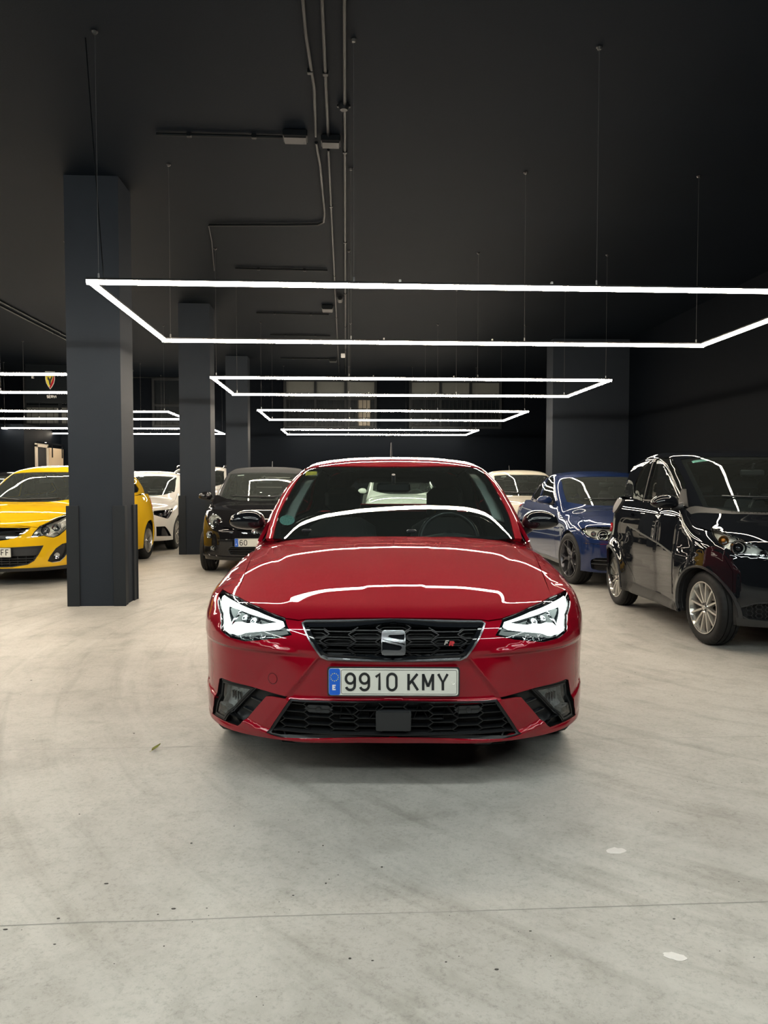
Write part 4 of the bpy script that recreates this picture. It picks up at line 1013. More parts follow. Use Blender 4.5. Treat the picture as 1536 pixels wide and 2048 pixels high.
# ---------------------------------------------------------------- the cars
def box_label(C, name, s, z, w, hgt, mt, off=.004, thick=.01, r=.01, chart='F'):
    return C.panel(name, chart, rnd([(s-w/2, z-hgt/2), (s+w/2, z-hgt/2), (s+w/2, z+hgt/2), (s-w/2, z+hgt/2)], r, 3), mt, off=off, flange=thick, h=.03)
def build_hero():
    C = CarB(SPEC['hero'], 'hatchback_car', 'glossy red five-door hatchback with lit headlamps facing the camera', (.197, 2.98), 3.78, None)
    P = POLY; L = P['hero_headlight']
    G = mirror_poly(rnd_c(P['hero_grille'])); LG = mirror_poly(P['hero_lower'])
    D = dict(paint=M['red'], hoodline=P['hero_hoodline'], joint=[P['hero_hoodline'][-1], (.80, .66), (.765, .622), (.84, .606), (.98, .60), (1.0, .58), (1.0, .20)],
        lights=[L], fside=[P['hero_fog']], fcent=[G, LG], hf=.0115, hh=.0135, hs=.03, zb=.2,
        cut=[(.70, .29), (.7146, .54), (.7418, .937), (.750, 1.22), (.752, 1.345)],
        cowl=[(.74, 1.343), (.6, 1.255), (.4, 1.155), (.2, 1.10), (0, 1.085)],
        belt=[(1.345, .935), (1.6, .955), (2.2, .975), (3.0, .99), (3.86, 1.0)],
        cuts=[[(1.40, .938), (1.37, .75), (1.33, .5), (1.31, .2)], [(2.42, .979), (2.43, .6), (2.42, .2)], [(3.10, .992), (3.03, .75), (2.93, .55), (2.90, .2)]],
        rear_joint=[(3.62, .998), (3.64, .7), (3.62, .2)], names=['front_fender', 'front_door', 'rear_door', 'quarter_panel'],
        arch=(.835, 3.40, .345, .31),
        creases=[[(sg*(.305+(.56-z)*.80-dd), z) for z in np.linspace(.245 if dd == 0 else .39, .555, 12)] for sg in (-1, 1) for dd in (0, .011, .022)],
        tlines=[[(sg*(.40+.19*t), .08+t*.95) for t in np.linspace(0, 1, 9)] for sg in (-1, 1)],
        base_z=.945, green_y=(1.40, 3.60), pillar=.045, header=(1.885, .10),
        windows=[rnd([(1.70, .985), (2.37, 1.0), (2.37, 1.335), (2.16, 1.325), (2.02, 1.27)], .03), rnd([(2.46, 1.0), (3.30, 1.03), (3.34, 1.10), (3.05, 1.30), (2.46, 1.337)], .03)],
        win_names=['front_window', 'rear_side_window'], rear_line=[(3.70, 1.2), (3.80, 1.05), (3.83, 1.005)], pale_pillars=True, glass='glass', sideglass='glass_dark', rearglass='glass', rear_window=(1.06, 1.30, .54))
    for sg in (-1, 1):
        for dd in (0, .013, .026):
            L2 = []
            for s in np.linspace(.12, .97, 24):
                z = .24
                for _ in range(3):
                    q, _n = C.S.at('F', [(s, z)]); z = float(hero_ridge(abs(q[0][0])))-dd
                L2.append((sg*s, z))
            D['creases'].append(L2)
    lower_body(C, D); green_house(C, D)
    wheels(C, .835, 3.40, 1.545, .312, .20, .225, 'pairs', 'dark_alloy')
    # headlamps
    a, b = lamp(C, 'headlamp', L, .055, 'gloss_black', rim=.010, h=.025, bowls=[(.64, .705, .020, 'chrome', 'ball'), (.70, .715, .017, 'chrome', 'ball'), (.60, .69, .014, 'chrome', 'box'), (.57, .615, .018, 'dark_chrome', 'box'), (.50, .635, .014, 'dark_chrome', 'box')])
    drl = P['hero_drl']; hole = P['hero_drl_hole']
    C.panel('running_light', 'F', drl, M['drl'], [hole], off=-.012, flange=.008, h=.02, parent=(a, b), both=True)
    lb = [(.70, .662), (.60, .674), (.56, .672), (.56, .650), (.62, .642), (.70, .628)]
    C.panel('dipped_beam_lens', 'F', lb, M['lowbeam'], off=-.006, flange=.012, h=.02, parent=(a, b), both=True)
    C.strips('light_guide', 'F', [[(.73, .735), (.735, .66)]], .010, M['chrome'], off=-.018, depth=.01, parent=(a, b), both=True)
    # grille
    gi = inset(G, .016)
    fr = C.panel('grille', 'F', inset(G, .001), M['badge_silver'], [inset(G, .0068)], off=.006, flange=.035, h=.03)
    C.panel('grille_rim', 'F', inset(G, .0068), M['gloss_black'], [inset(G, .021)], off=-.004, flange=.02, h=.03, parent=fr)
    C.strips('honeycomb_mesh', 'F', hexes(0, .6245, .1135, .0555, .150, .095, .0335, 4, 3), .0058, M['grille_black'], off=-.012, depth=.022, clip=inset(G, .018), parent=fr)
    C.strips('grille_bar', 'F', [hx for hx in hexes(0, .6245, .1135, .0555, .118, .082, .017, 4, 3)], .0035, M['grille_black'], off=-.026, depth=.016, clip=inset(G, .024), parent=fr)
    C.panel('grille_backing', 'F', inset(G, .004), M['void'], off=-.055, flange=-.045, h=.05, parent=fr)
    # emblem: a rounded square with two slits
    ez0, ez1, ew = .572, .662, .0485; E0 = rnd([(-ew, ez0), (ew, ez0), (ew, ez1), (-ew, ez1)], .014, 4)
    em = C.panel('emblem', 'F', E0, M['gloss_black'], off=.004, flange=.02, h=.02)
    q = lambda u, v: (-ew+.004+u*(2*ew-.008), ez1-.004-v*(ez1-ez0-.008))
    sil1 = rnd([q(0, .0), q(1, .0), q(1, .14), q(.30, .15), q(.24, .24), q(1, .40), q(1, .53), q(0, .34)], .005, 2)
    sil2 = rnd([q(0, .49), q(.02, .49), q(.78, .66), q(.74, .75), q(0, .70), q(0, .60)], .004, 2)
    sil3 = rnd([q(0, .44), q(.0, .36), q(1, .58), q(1, 1), q(0, 1), q(0, .80), q(.80, .82), q(.90, .70), q(.84, .62)], .005, 2)
    C.panel('emblem_letter', 'F', sil1, M['badge_silver'], off=.010, flange=.008, h=.015, parent=em)
    C.panel('emblem_letter', 'F', sil3, M['badge_silver'], off=.010, flange=.008, h=.015, parent=em)
    C.panel('emblem_rim', 'F', E0, M['badge_silver'], [inset(E0, .0035)], off=.011, flange=.010, h=.02, parent=em)
    # badge
    p, n = C.pt('F', (.205, .609), -.004)
    m, _ = text_mb('F', .022, .0055, .003, lambda u, v, hh: p+Vector((u+v*.35, -.002-hh, v*1.0)), .003); m.build('grille_badge', M['chrome'], fr)
    m, _ = text_mb('R', .022, .006, .003, lambda u, v, hh: p+Vector((.020+u*1.15+v*.25, .001-hh, v-.005)), .003); m.build('grille_badge', M['badge_red'], fr)
    # lower grille
    lg = C.panel('lower_grille', 'F', LG, M['grille_black'], [inset(LG, .012)], off=-.004, flange=.04, h=.03)
    lh = hexes(0, .305, .1015, .0335, .124, .081, .0335, 6, 4)
    C.strips('honeycomb_mesh', 'F', lh, .0055, M['grille_black'], off=-.014, depth=.024, clip=inset(LG, .011), parent=lg)
    C.strips('grille_bar', 'F', [[(-.50, .2375), (.50, .2375)]], .008, M['grille_black'], off=-.002, depth=.03, clip=inset(LG, .002), parent=lg)
    C.panel('grille_backing', 'F', inset(LG, .002), M['void'], off=-.07, flange=-.06, h=.06, parent=lg)
    for sg in (-1, 1):
        cx, cz = sg*.3045, .3385
        hx = [(cx-.058, cz), (cx-.040, cz+.0155), (cx+.040, cz+.0155), (cx+.058, cz), (cx+.040, cz-.0155), (cx-.040, cz-.0155)]
        C.panel('sensor_plate', 'F', hx, M['satin_black'], off=-.016, flange=.01, h=.03, parent=lg)
        pp, nn = C.pt('F', (cx, cz), -.012); MB().lathe([(0, .0006), (.001, .008), (.0, .0105), (-.004, .011)], 20, 'y', (pp.x, pp.y, pp.z)).build('parking_sensor', M['plastic'], lg, 40)
    rd = box_label(C, 'radar_cover', 0, .298, .136, .078, M['plastic'], -.001, .02, .006); rd.parent = C.root
    C.panel('radar_frame', 'F', rnd([(-.072, .255), (.072, .255), (.072, .341), (-.072, .341)], .008, 3), M['satin_black'], off=-.005, flange=.02, h=.03, parent=rd)
    # fog lamps
    F = P['hero_fog']
    fa, fb = C.panel('fog_lamp', 'F', inset(F, .001), M['grille_black'], [inset(P['hero_foglens'], -.012)], off=-.028, flange=-.026, h=.03, both=True)
    core = [(.758, .4169), (.7799, .4079), (.8301, .2791), (.871, .2287), (.7752, .2336), (.6798, .232), (.657, .2305), (.636, .2449), (.5174, .3785), (.60, .405)]
    C.panel('lamp_rim', 'F', inset(P['hero_foglens'], -.018), M['grille_black'], [inset(P['hero_foglens'], -.002)], off=-.006, flange=.022, h=.03, parent=(fa, fb), both=True)
    C.panel('lamp_lens', 'F', inset(P['hero_foglens'], -.002), M['lens'], off=-.010, flange=.004, h=.03, parent=(fa, fb), both=True)
    C.panel('reflector', 'F', inset(P['hero_foglens'], -.004), M['frosted'], off=-.050, flange=-.035, h=.02, parent=(fa, fb), both=True)
    fl = P['hero_foglens']; ccx, ccz = .715, .345
    for k in range(5):
        C.strips('reflector_rib', 'F', [[(ccx-.035+k*.017, ccz-.035+abs(k-2)*.006), (ccx-.032+k*.016, ccz+.012)]], .008, M['chrome'], off=-.03, depth=.014, parent=(fa, fb), both=True)
    for k, (u, v) in enumerate(((.70, .372), (.665, .380), (.63, .386), (.755, .275))):
        C.strips('reflector_rib', 'F', [[(u, v), (u+.012, v+.004)]], .012, M['chrome'], off=-.03, depth=.012, parent=(fa, fb), both=True)
    for z0 in (.345, .295):
        C.strips('intake_slat', 'F', [[(.60-(.36-z0)*-.9, z0+.008), (.53+(.36-z0)*.85, z0-.004)]], .008, M['gloss_black'], off=-.012, depth=.016, parent=(fa, fb), both=True)
    # tow-eye cover, splitter lip, plate
    pp, nn = C.pt('F', (-P['hero_tow'][0][0], P['hero_tow'][0][1]), .0004); rot = nn.to_track_quat('X', 'Z').to_matrix()
    mb = MB().lathe([(.0012, .0005), (.0012, .0205), (0, .0215), (-.004, .0215)], 32); mb.v = [tuple(rot @ Vector(v)+pp) for v in mb.v]; cov = mb.build('tow_eye_cover', M['red'], C.root, 30)
    mb = MB().lathe([(.0004, .0216), (.0006, .0232), (-.003, .0232)], 32); mb.v = [tuple(rot @ Vector(v)+pp) for v in mb.v]; mb.build('cover_joint', M['void'], cov, 30)
    plate(C, '9910 KMY', -.004, .4645, 2)
    # bolt on the plate
    o = C.root.children[-2]
    MB().lathe([(0, .0006), (-.004, .005), (-.001, .0085), (.002, .009)], 16, 'y', (.240, -.0045, .4605)).build('plate_bolt', M['alloy'], C.root, 40)
    # mirrors, wipers, aerial, stickers
    mirrors(C, (.875, 1.50, 1.035), (.105, .085, .062), M['gloss_black'], (.765, 1.54, .955))
    for x in (-.487, .10): MB().box((x, 1.16+(.05 if x < -.2 else 0), .992), (.055, .03, .018), bev=.006).build('wiper_cap', M['satin_black'], C.root)
    C.panel('cowl_panel', 'T', mirror_poly([(0, 1.088), (.2, 1.103), (.4, 1.158), (.6, 1.258), (.74, 1.346), (.735, 1.40), (.6, 1.31), (.4, 1.22), (.2, 1.17), (0, 1.155)]), M['satin_black'], off=-.012, flange=.02, h=.05)
    MB().tube([(-.02, 3.42, 1.40), (-.02, 3.44, 1.43), (-.02, 3.50, 1.60)], [.016, .011, .004], 8).build('aerial', M['satin_black'], C.root, 40)
    C.panel('yellow_sticker', 'GT', POLY['hero_stick'], M['sticker_yellow'], off=-.0095, flange=.0008, h=.02)
    C.panel('round_sticker', 'GT', POLY['hero_round'], M['sticker_green'], off=-.0095, flange=.0008, h=.02)
    cabin(C, 1.30, .945, .70, 1.95, head_z=1.14, mirror_y=1.72, rear_y=2.85, roof_z=1.33)
    return C
def rnd_c(p): return p
build_hero()
def kit(spec, **kw):
    d = dict(KIT[spec]); d['glass'] = 'glass_dusty' if spec != 'smart' else 'glass'; d.update(kw); return d
KIT = {
 'smart': dict(hoodline=[(0, .775), (.3, .775), (.44, .748), (.60, .775), (.76, .845), (.85, .876)], joint=[(.85, .876), (.83, .83), (.79, .765), (.70, .69), (.645, .60), (.64, .20)],
    cut=[(.69, .45), (.70, .60), (.70, .775)], cowl=[(.69, .773), (.55, .70), (.4, .65), (.2, .612), (0, .60)],
    belt=[(.775, 1.015), (.95, 1.07), (1.9, 1.075), (2.2, 1.09), (2.66, 1.12)], cuts=[[(.92, 1.05), (.90, .8), (.89, .5), (.91, .2)], [(2.22, 1.09), (2.17, .80), (2.02, .56), (1.80, .34), (1.74, .2)]],
    rear_joint=[(2.50, 1.108), (2.48, .7), (2.46, .2)], names=['front_fender', 'door', 'rear_quarter_panel'], arch=(.47, 2.34, .312, .288), base_z=1.02, green_y=(.84, 2.24), pillar=.045, header=(1.16, .07),
    windows=[rnd([(.95, 1.095), (1.75, 1.095), (1.53, 1.478), (1.30, 1.478), (1.15, 1.41), (1.03, 1.27)], .04), rnd([(1.82, 1.10), (2.12, 1.15), (2.08, 1.24), (1.88, 1.39), (1.60, 1.478)], .04)], win_names=['door_window', 'quarter_window'], rear_line=[(2.38, 1.34), (2.47, 1.22), (2.52, 1.125)], rear_window=(1.15, 1.34, .46)),
 'coupe': dict(hoodline=[(0, .705), (.3, .71), (.5, .69), (.75, .685), (.88, .685)], joint=[(.88, .685), (.87, .66), (.84, .60), (.93, .585), (.93, .20)],
    cut=[(.70, .33), (.715, .6), (.735, 1.0), (.742, 1.50)], cowl=[(.73, 1.49), (.6, 1.40), (.4, 1.31), (.2, 1.265), (0, 1.255)],
    belt=[(1.50, .915), (2.5, .945), (3.6, .965), (4.1, .955)], cuts=[[(1.55, .917), (1.46, .7), (1.40, .4), (1.38, .2)], [(2.82, .952), (2.84, .5), (2.80, .2)]],
    rear_joint=[(3.94, .958), (3.94, .2)], names=['front_fender', 'door', 'rear_quarter_panel'], arch=(.76, 3.42, .345, .32), base_z=.93, green_y=(1.52, 2.92), pillar=.05, header=(2.02, .09),
    windows=[rnd([(1.80, .965), (2.66, .975), (2.66, 1.325), (2.42, 1.33), (2.20, 1.27)], .03), rnd([(2.73, .98), (3.42, 1.01), (3.34, 1.09), (3.05, 1.25), (2.73, 1.322)], .03)], win_names=['door_window', 'quarter_window'],
    rear_line=[(3.15, 1.245), (3.40, 1.11), (3.66, .975)], rear_window=(1.02, 1.28, .50), deck=(3.62, 4.24)),
 'bubble': dict(hoodline=[(0, .60), (.25, .60), (.45, .64), (.56, .70)], joint=[(.56, .70), (.60, .66), (.72, .58), (.92, .56), (.92, .20)],
    cut=[(.53, .2), (.60, .40), (.655, .7), (.68, 1.06)], cowl=[(.67, 1.055), (.5, .92), (.3, .84), (0, .80)],
    belt=[(1.07, .97), (1.6, .985), (2.4, 1.0), (3.3, 1.02)], cuts=[[(1.12, .972), (1.06, .6), (1.05, .2)], [(2.20, .996), (2.24, .6), (2.2, .2)]],
    rear_joint=[(3.12, 1.01), (3.12, .2)], names=['front_fender', 'door', 'rear_quarter_panel'], arch=(.70, 3.0, .325, .29), base_z=.97, green_y=(1.08, 2.98), pillar=.05, header=(1.46, .08),
    windows=[rnd([(1.34, 1.01), (2.14, 1.02), (2.14, 1.37), (1.85, 1.375), (1.66, 1.31)], .04), rnd([(2.22, 1.03), (2.85, 1.06), (2.72, 1.22), (2.4, 1.345), (2.22, 1.365)], .04)], win_names=['door_window', 'quarter_window'],
    rear_line=[(3.08, 1.24), (3.20, 1.1), (3.24, 1.03)]),
 'hatch': dict(hoodline=[(0, .728), (.3, .728), (.52, .715), (.62, .70), (.80, .745), (.97, .79)], joint=[(.97, .79), (.98, .74), (.97, .66), (1.02, .62), (1.02, .20)],
    cut=[(.74, .5), (.745, .8), (.745, 1.24)], cowl=[(.735, 1.235), (.55, 1.09), (.3, .985), (0, .945)],
    belt=[(1.24, .97), (1.8, .995), (2.6, 1.03), (3.74, 1.06)], cuts=[[(1.30, .975), (1.27, .6), (1.26, .2)], [(2.36, 1.02), (2.40, .6), (2.36, .2)], [(3.0, 1.04), (2.95, .75), (2.86, .5), (2.82, .2)]],
    rear_joint=[(3.56, 1.055), (3.56, .2)], names=['front_fender', 'front_door', 'rear_door', 'quarter_panel'], arch=(.85, 3.36, .335, .30), base_z=.975, green_y=(1.26, 3.42), pillar=.055, header=(1.76, .09),
    windows=[rnd([(1.58, 1.02), (2.32, 1.05), (2.32, 1.385), (2.08, 1.38), (1.92, 1.33)], .03), rnd([(2.40, 1.055), (3.28, 1.09), (3.38, 1.13), (3.10, 1.32), (2.40, 1.38)], .03)], win_names=['front_window', 'rear_side_window'],
    rear_line=[(3.58, 1.26), (3.68, 1.12), (3.70, 1.07)]),
 'five_door': dict(hoodline=[(0, .705), (.3, .705), (.5, .69), (.72, .715), (.95, .735)], joint=[(.95, .735), (.97, .69), (.94, .60), (1.0, .585), (1.0, .20)],
    cut=[(.77, .45), (.765, .8), (.765, 1.36)], cowl=[(.755, 1.355), (.55, 1.215), (.3, 1.105), (0, 1.065)],
    belt=[(1.36, .95), (2.0, .975), (2.8, 1.0), (3.95, 1.03)], cuts=[[(1.42, .952), (1.38, .6), (1.36, .2)], [(2.46, .988), (2.5, .6), (2.46, .2)], [(3.12, 1.007), (3.06, .75), (2.97, .5), (2.93, .2)]],
    rear_joint=[(3.78, 1.025), (3.78, .2)], names=['front_fender', 'front_door', 'rear_door', 'quarter_panel'], arch=(.86, 3.50, .345, .31), base_z=.955, green_y=(1.38, 3.62), pillar=.05, header=(1.83, .09),
    windows=[rnd([(1.70, .995), (2.40, 1.015), (2.40, 1.36), (2.18, 1.355), (2.0, 1.30)], .03), rnd([(2.48, 1.02), (3.28, 1.05), (3.34, 1.12), (3.1, 1.30), (2.48, 1.355)], .03)], win_names=['front_window', 'rear_side_window'],
    rear_line=[(3.76, 1.24), (3.86, 1.1), (3.89, 1.035)]),
 'tall': dict(hoodline=[(0, .845), (.3, .845), (.5, .83), (.72, .84), (.95, .85)], joint=[(.95, .85), (.97, .80), (.94, .72), (1.0, .70), (1.0, .26)],
    cut=[(.79, .45), (.79, .8), (.79, 1.42)], cowl=[(.78, 1.415), (.55, 1.265), (.3, 1.155), (0, 1.115)],
    belt=[(1.42, 1.09), (2.0, 1.115), (2.8, 1.14), (4.2, 1.17)], cuts=[[(1.48, 1.092), (1.44, .6), (1.42, .26)], [(2.55, 1.13), (2.58, .6), (2.55, .26)], [(3.30, 1.147), (3.22, .75), (3.08, .5), (3.04, .26)]],
    rear_joint=[(3.98, 1.165), (3.98, .26)], names=['front_fender', 'front_door', 'rear_door', 'quarter_panel'], arch=(.88, 3.58, .365, .34), base_z=1.095, green_y=(1.44, 3.95), pillar=.05, header=(1.88, .09), zb=.26,
    windows=[rnd([(1.76, 1.14), (2.48, 1.16), (2.48, 1.54), (2.22, 1.53), (2.04, 1.47)], .03), rnd([(2.57, 1.165), (3.25, 1.18), (3.25, 1.54), (2.57, 1.54)], .03), rnd([(3.33, 1.19), (3.86, 1.22), (3.78, 1.46), (3.33, 1.535)], .03)], win_names=['front_window', 'rear_side_window', 'quarter_window'],
    rear_line=[(4.08, 1.42), (4.18, 1.25), (4.20, 1.18)]),
}
def circ(s, z, r, n=24): return [(s+r*cos(2*pi*i/n), z+r*sin(2*pi*i/n)) for i in range(n)]
GEN_HL = {'five_door': [(.52, .655), (.62, .675), (.80, .70), (.98, .77), (1.06, .765), (.98, .68), (.90, .62), (.72, .60), (.55, .60)], 'tall': [(.50, .77), (.75, .80), (.98, .86), (1.06, .86), (.98, .76), (.75, .72), (.52, .72)],
          'hatch': POLY['hatch_hl']}
def opening(C, name, G, slats=(), mt='satin_black', rim=None, depth=.06, sw=.012):
    o = C.panel(name, 'F', inset(G, .001), M[rim or mt], [inset(G, .012)], off=.002, flange=.03, h=.05)
    for z in slats:
        C.strips('grille_bar', 'F', [[(-.9, z), (.9, z)]], sw, M[mt], off=-.012, depth=.02, clip=inset(G, .010), parent=o)
    C.panel('grille_backing', 'F', inset(G, .002), M['void'], off=-depth, flange=-depth+.01, h=.07, parent=o); return o
def build_smart():
    C = CarB(SPEC['smart'], 'microcar', 'glossy black two-seat microcar with silver twelve-spoke wheels by the right wall', (3.516, 5.2), 0)
    hl = POLY['smart_hl']; hl = [p for p in hl if p[0] > .495]; hl = [q for q in hl]
    top = [(.585, .795), (.47, .735), (.41, .70)]; HL = [p for p in POLY['smart_hl'] if p[0] > .58 and p[1] > .0]
    # outline: tail at the fender, run down to the nose
    P = POLY['smart_hl']; upper = P[:5]; lower = P[7:]
    HL = upper+[(.40, .738), (.345, .695), (.36, .675), (.43, .692)]+lower
    gr = [(0, .40), (.30, .40), (.50, .385), (.60, .345), (.61, .285), (.55, .245), (.40, .235), (0, .235)]
    up = [(0, .60), (.16, .60), (.20, .575), (.16, .55), (0, .55)]
    D = kit('smart', paint=M['black_paint'], lights=[HL], fcent=[mirror_poly(gr), mirror_poly(up)], h=.03, hf=.025, frame_mat=M['black_paint'])
    lower_body(C, D); green_house(C, D)
    wheels(C, .47, 2.34, 1.30, .285, .165, .205, 'twelve', 'alloy', steer=3)
    x = POLY['smart_hlhole']
    lamp(C, 'headlamp', HL, .034, 'lamp_chrome', h=.03, rim=.007, rim_m='chrome', bowls=[(x[0][0], x[0][1], .050, 'chrome', 'ring'), (x[0][0], x[0][1], .038, 'gloss_black', 'ball'), (x[1][0], x[1][1], .034, 'chrome', 'bowl'), (x[1][0], x[1][1], .020, 'amber', 'ball'), (.48, .735, .034, 'chrome', 'bowl')], bars=[([(.77, .80), (.71, .822), (.64, .845), (.55, .79)], .012, 'chrome', -.03)])
    o = opening(C, 'lower_grille', mirror_poly(gr), (), 'plastic')
    C.strips('honeycomb_mesh', 'F', hexes(0, .31, .060, .034, .046, .022, .034, 11, 4), .005, M['plastic'], off=-.02, depth=.01, clip=inset(mirror_poly(gr), .010), parent=o)
    opening(C, 'upper_grille', mirror_poly(up), (.575,), 'plastic')
    C.panel('front_valance', 'F', [(-.62, .20), (.62, .20), (.62, .262), (.3, .235), (-.3, .235), (-.62, .262)], M['grey_trim'], off=.006, flange=.02, h=.05)
    C.panel('sill_trim', 'S', [(.80, .20), (1.98, .20), (1.90, .30), (.84, .262)], M['grey_trim'], off=.006, flange=.02, h=.05, both=True)
    # arch edges
    for yc in (.47, 2.34):
        C.strips('arch_trim', 'S', [[(yc+.318*cos(a), .288+.318*sin(a)) for a in np.linspace(-.2, pi+.2, 26)]], .026, M['satin_black'], off=.006, depth=.02, both=True, step=.08)
    C.strips('door_strip', 'S', [[(.90, .66), (1.3, .727), (1.98, .838)]], .016, M['grey_trim'], off=.007, depth=.012, both=True, step=.06)
    C.strips('door_strip', 'S', [[(.905, .655), (.905, .33)]], .018, M['grey_trim'], off=.006, depth=.012, both=True, step=.06)
    C.strips('window_seal', 'GS', [[(.94, 1.086), (1.5, 1.086), (1.80, 1.09)]], .018, M['grey_trim'], off=.006, depth=.012, both=True, step=.1)
    C.strips('pillar_strip', 'GS', [[(1.785, 1.10), (1.565, 1.48)]], .022, M['grey_trim'], off=.003, depth=.012, both=True, step=.08)
    C.panel('cowl_panel', 'T', mirror_poly([(0, .60), (.2, .612), (.4, .65), (.55, .70), (.69, .773), (.70, .84), (.55, .765), (.4, .715), (.2, .677), (0, .665)]), M['grey_trim'], off=.002, flange=.02, h=.04)
    for k in range(26):
        xx = -.40+k*.032
        if abs(xx) < .42: C.strips('cowl_slot', 'T', [[(xx, .620+.31*xx*xx), (xx+.012, .650+.31*xx*xx)]], .010, M['void'], off=.0045, depth=.004)
    mirrors(C, (.845, .93, 1.095), (.115, .075, .062), M['black_paint'], (.69, .92, 1.06))
    C.panel('mirror_base', 'GS', [(.88, 1.05), (1.02, 1.09), (1.02, 1.20), (.985, 1.20)], M['grey_trim'], off=.006, flange=.015, h=.04, both=True)
    # side air scoop and rear lamps
    C.panel('side_scoop', 'S', rnd([(2.20, 1.08), (2.36, 1.09), (2.42, .99), (2.36, .93), (2.26, .98)], .04), M['grey_trim'], off=.02, flange=.03, h=.03, both=True)
    for z in (.995, .79):
        p = disc(2.47, z, .048, 20); C.panel('tail_lamp', 'S', p, M['tail_red'], off=.016, flange=.03, h=.02, both=True)
    C.strips('door_handle', 'S', [[(1.86, .945), (2.02, .955)]], .026, M['black_paint'], off=.03, depth=.02, both=True)
    C.panel('inspection_sticker', 'GT', [(-.50, 1.18), (-.36, 1.165), (-.36, 1.135), (-.50, 1.15)], M['sticker_green'], off=-.0095, flange=.0008, h=.03)
    wipers(C, [[(-.42, .80), (-.2, .745), (.05, .73), (.22, .74)]])
    cabin(C, .80, 1.02, .62, 1.42, head_z=1.24, rows=1, mirror_y=1.10, roof_z=1.44, seat_x=.32)
    return C
def build_coupe():
    C = CarB(SPEC['coupe'], 'coupe_car', 'dark blue two-door coupe with dark alloy wheels, behind the black microcar', (3.62, 8.35), 1.2)
    P = POLY['coupe_hl']; HL = P[:4]+[(.50, .735), (.455, .69), (.47, .63)]+P[6:]
    kid = rnd([(.035, .685), (.16, .69), (.205, .655), (.175, .575), (.09, .565), (.035, .58)], .02)
    kidm = [(-a, b) for a, b in reversed(kid)]
    li = [(0, .37), (.42, .37), (.47, .30), (.40, .235), (0, .23)]
    inl = rnd([(.52, .385), (.72, .372), (.79, .34), (.78, .235), (.66, .22), (.53, .232)], .03)
    D = kit('coupe', paint=M['blue'], lights=[HL], fside=[inl], fcent=[kid, kidm, mirror_poly(li)])
    lower_body(C, D); green_house(C, D)
    y0, y1 = D['deck']; C.panel('boot_lid', 'T', mirror_poly([(0, y0), (.70, y0), (.74, y1), (0, y1+.03)]), M['blue'], h=.06, flange=.02)
    wheels(C, .76, 3.42, 1.53, .318, .215, .235, 'y', 'dark_alloy', steer=9)
    x = POLY['coupe_hlring']
    lamp(C, 'headlamp', HL, .07, 'lamp_chrome', h=.03, rim=.010, rim_m='gloss_black', bowls=[(x[0][0]-.01, x[0][1], .062, 'dark_chrome', 'ring'), (x[0][0]-.01, x[0][1], .046, 'gloss_black', 'ball'), (x[1][0], x[1][1], .055, 'dark_chrome', 'ring'), (x[1][0], x[1][1], .042, 'chrome', 'bowl'), (.80, .675, .03, 'chrome', 'bowl')])
    for k in (kid, kidm):
        o = opening(C, 'kidney_grille', k, (), 'gloss_black', 'chrome')
        s0 = sum(a for a, b in k)/len(k)
        C.strips('grille_bar', 'F', [[(s0+q, .56), (s0+q, .70)] for q in np.linspace(-.08, .08, 9)], .006, M['gloss_black'], off=-.008, depth=.02, clip=inset(k, .01), parent=o)
    opening(C, 'lower_grille', mirror_poly(li), (.335, .30, .265), 'satin_black')
    a, b = C.panel('side_intake', 'F', inset(inl, .001), M['void'], off=-.05, flange=-.04, h=.04, both=True)
    for z in (.345, .30): C.strips('intake_slat', 'F', [[(.5, z), (.9, z)]], .016, M['satin_black'], off=-.006, depth=.02, clip=inset(inl, .006), parent=(a, b), both=True)
    C.strips('bumper_groove', 'F', [[(.50, .545), (.70, .535), (.90, .535)]], .006, M['chrome'], off=.003, depth=.006, both=True)
    mirrors(C, (.895, 1.86, 1.01), (.105, .075, .06), M['blue'], (.775, 1.86, .965))
    C.strips('door_handle', 'S', [[(2.50, .82), (2.68, .825)]], .028, M['blue'], off=.028, depth=.018, both=True)
    C.strips('window_trim', 'GS', [[(1.74, .957), (2.7, .968), (3.5, 1.0)]], .016, M['satin_black'], off=.004, depth=.012, both=True, step=.1)
    wipers(C, [[(-.45, 1.47), (-.2, 1.42), (.1, 1.40), (.25, 1.40)]])
    C.panel('sill_trim', 'S', [(1.12, .20), (3.05, .20), (3.05, .245), (1.12, .245)], M['satin_black'], off=.01, flange=.02, h=.08, both=True)
    cabin(C, 1.48, .93, .66, 2.15, head_z=1.13, mirror_y=1.95, roof_z=1.32, rear_y=2.75)
    C.panel('tail_lamp', 'R', [(.45, .80), (.78, .80), (.90, .86), (.78, .92), (.45, .90)], M['tail_red'], off=.006, flange=.02, h=.05, both=True)
    return C
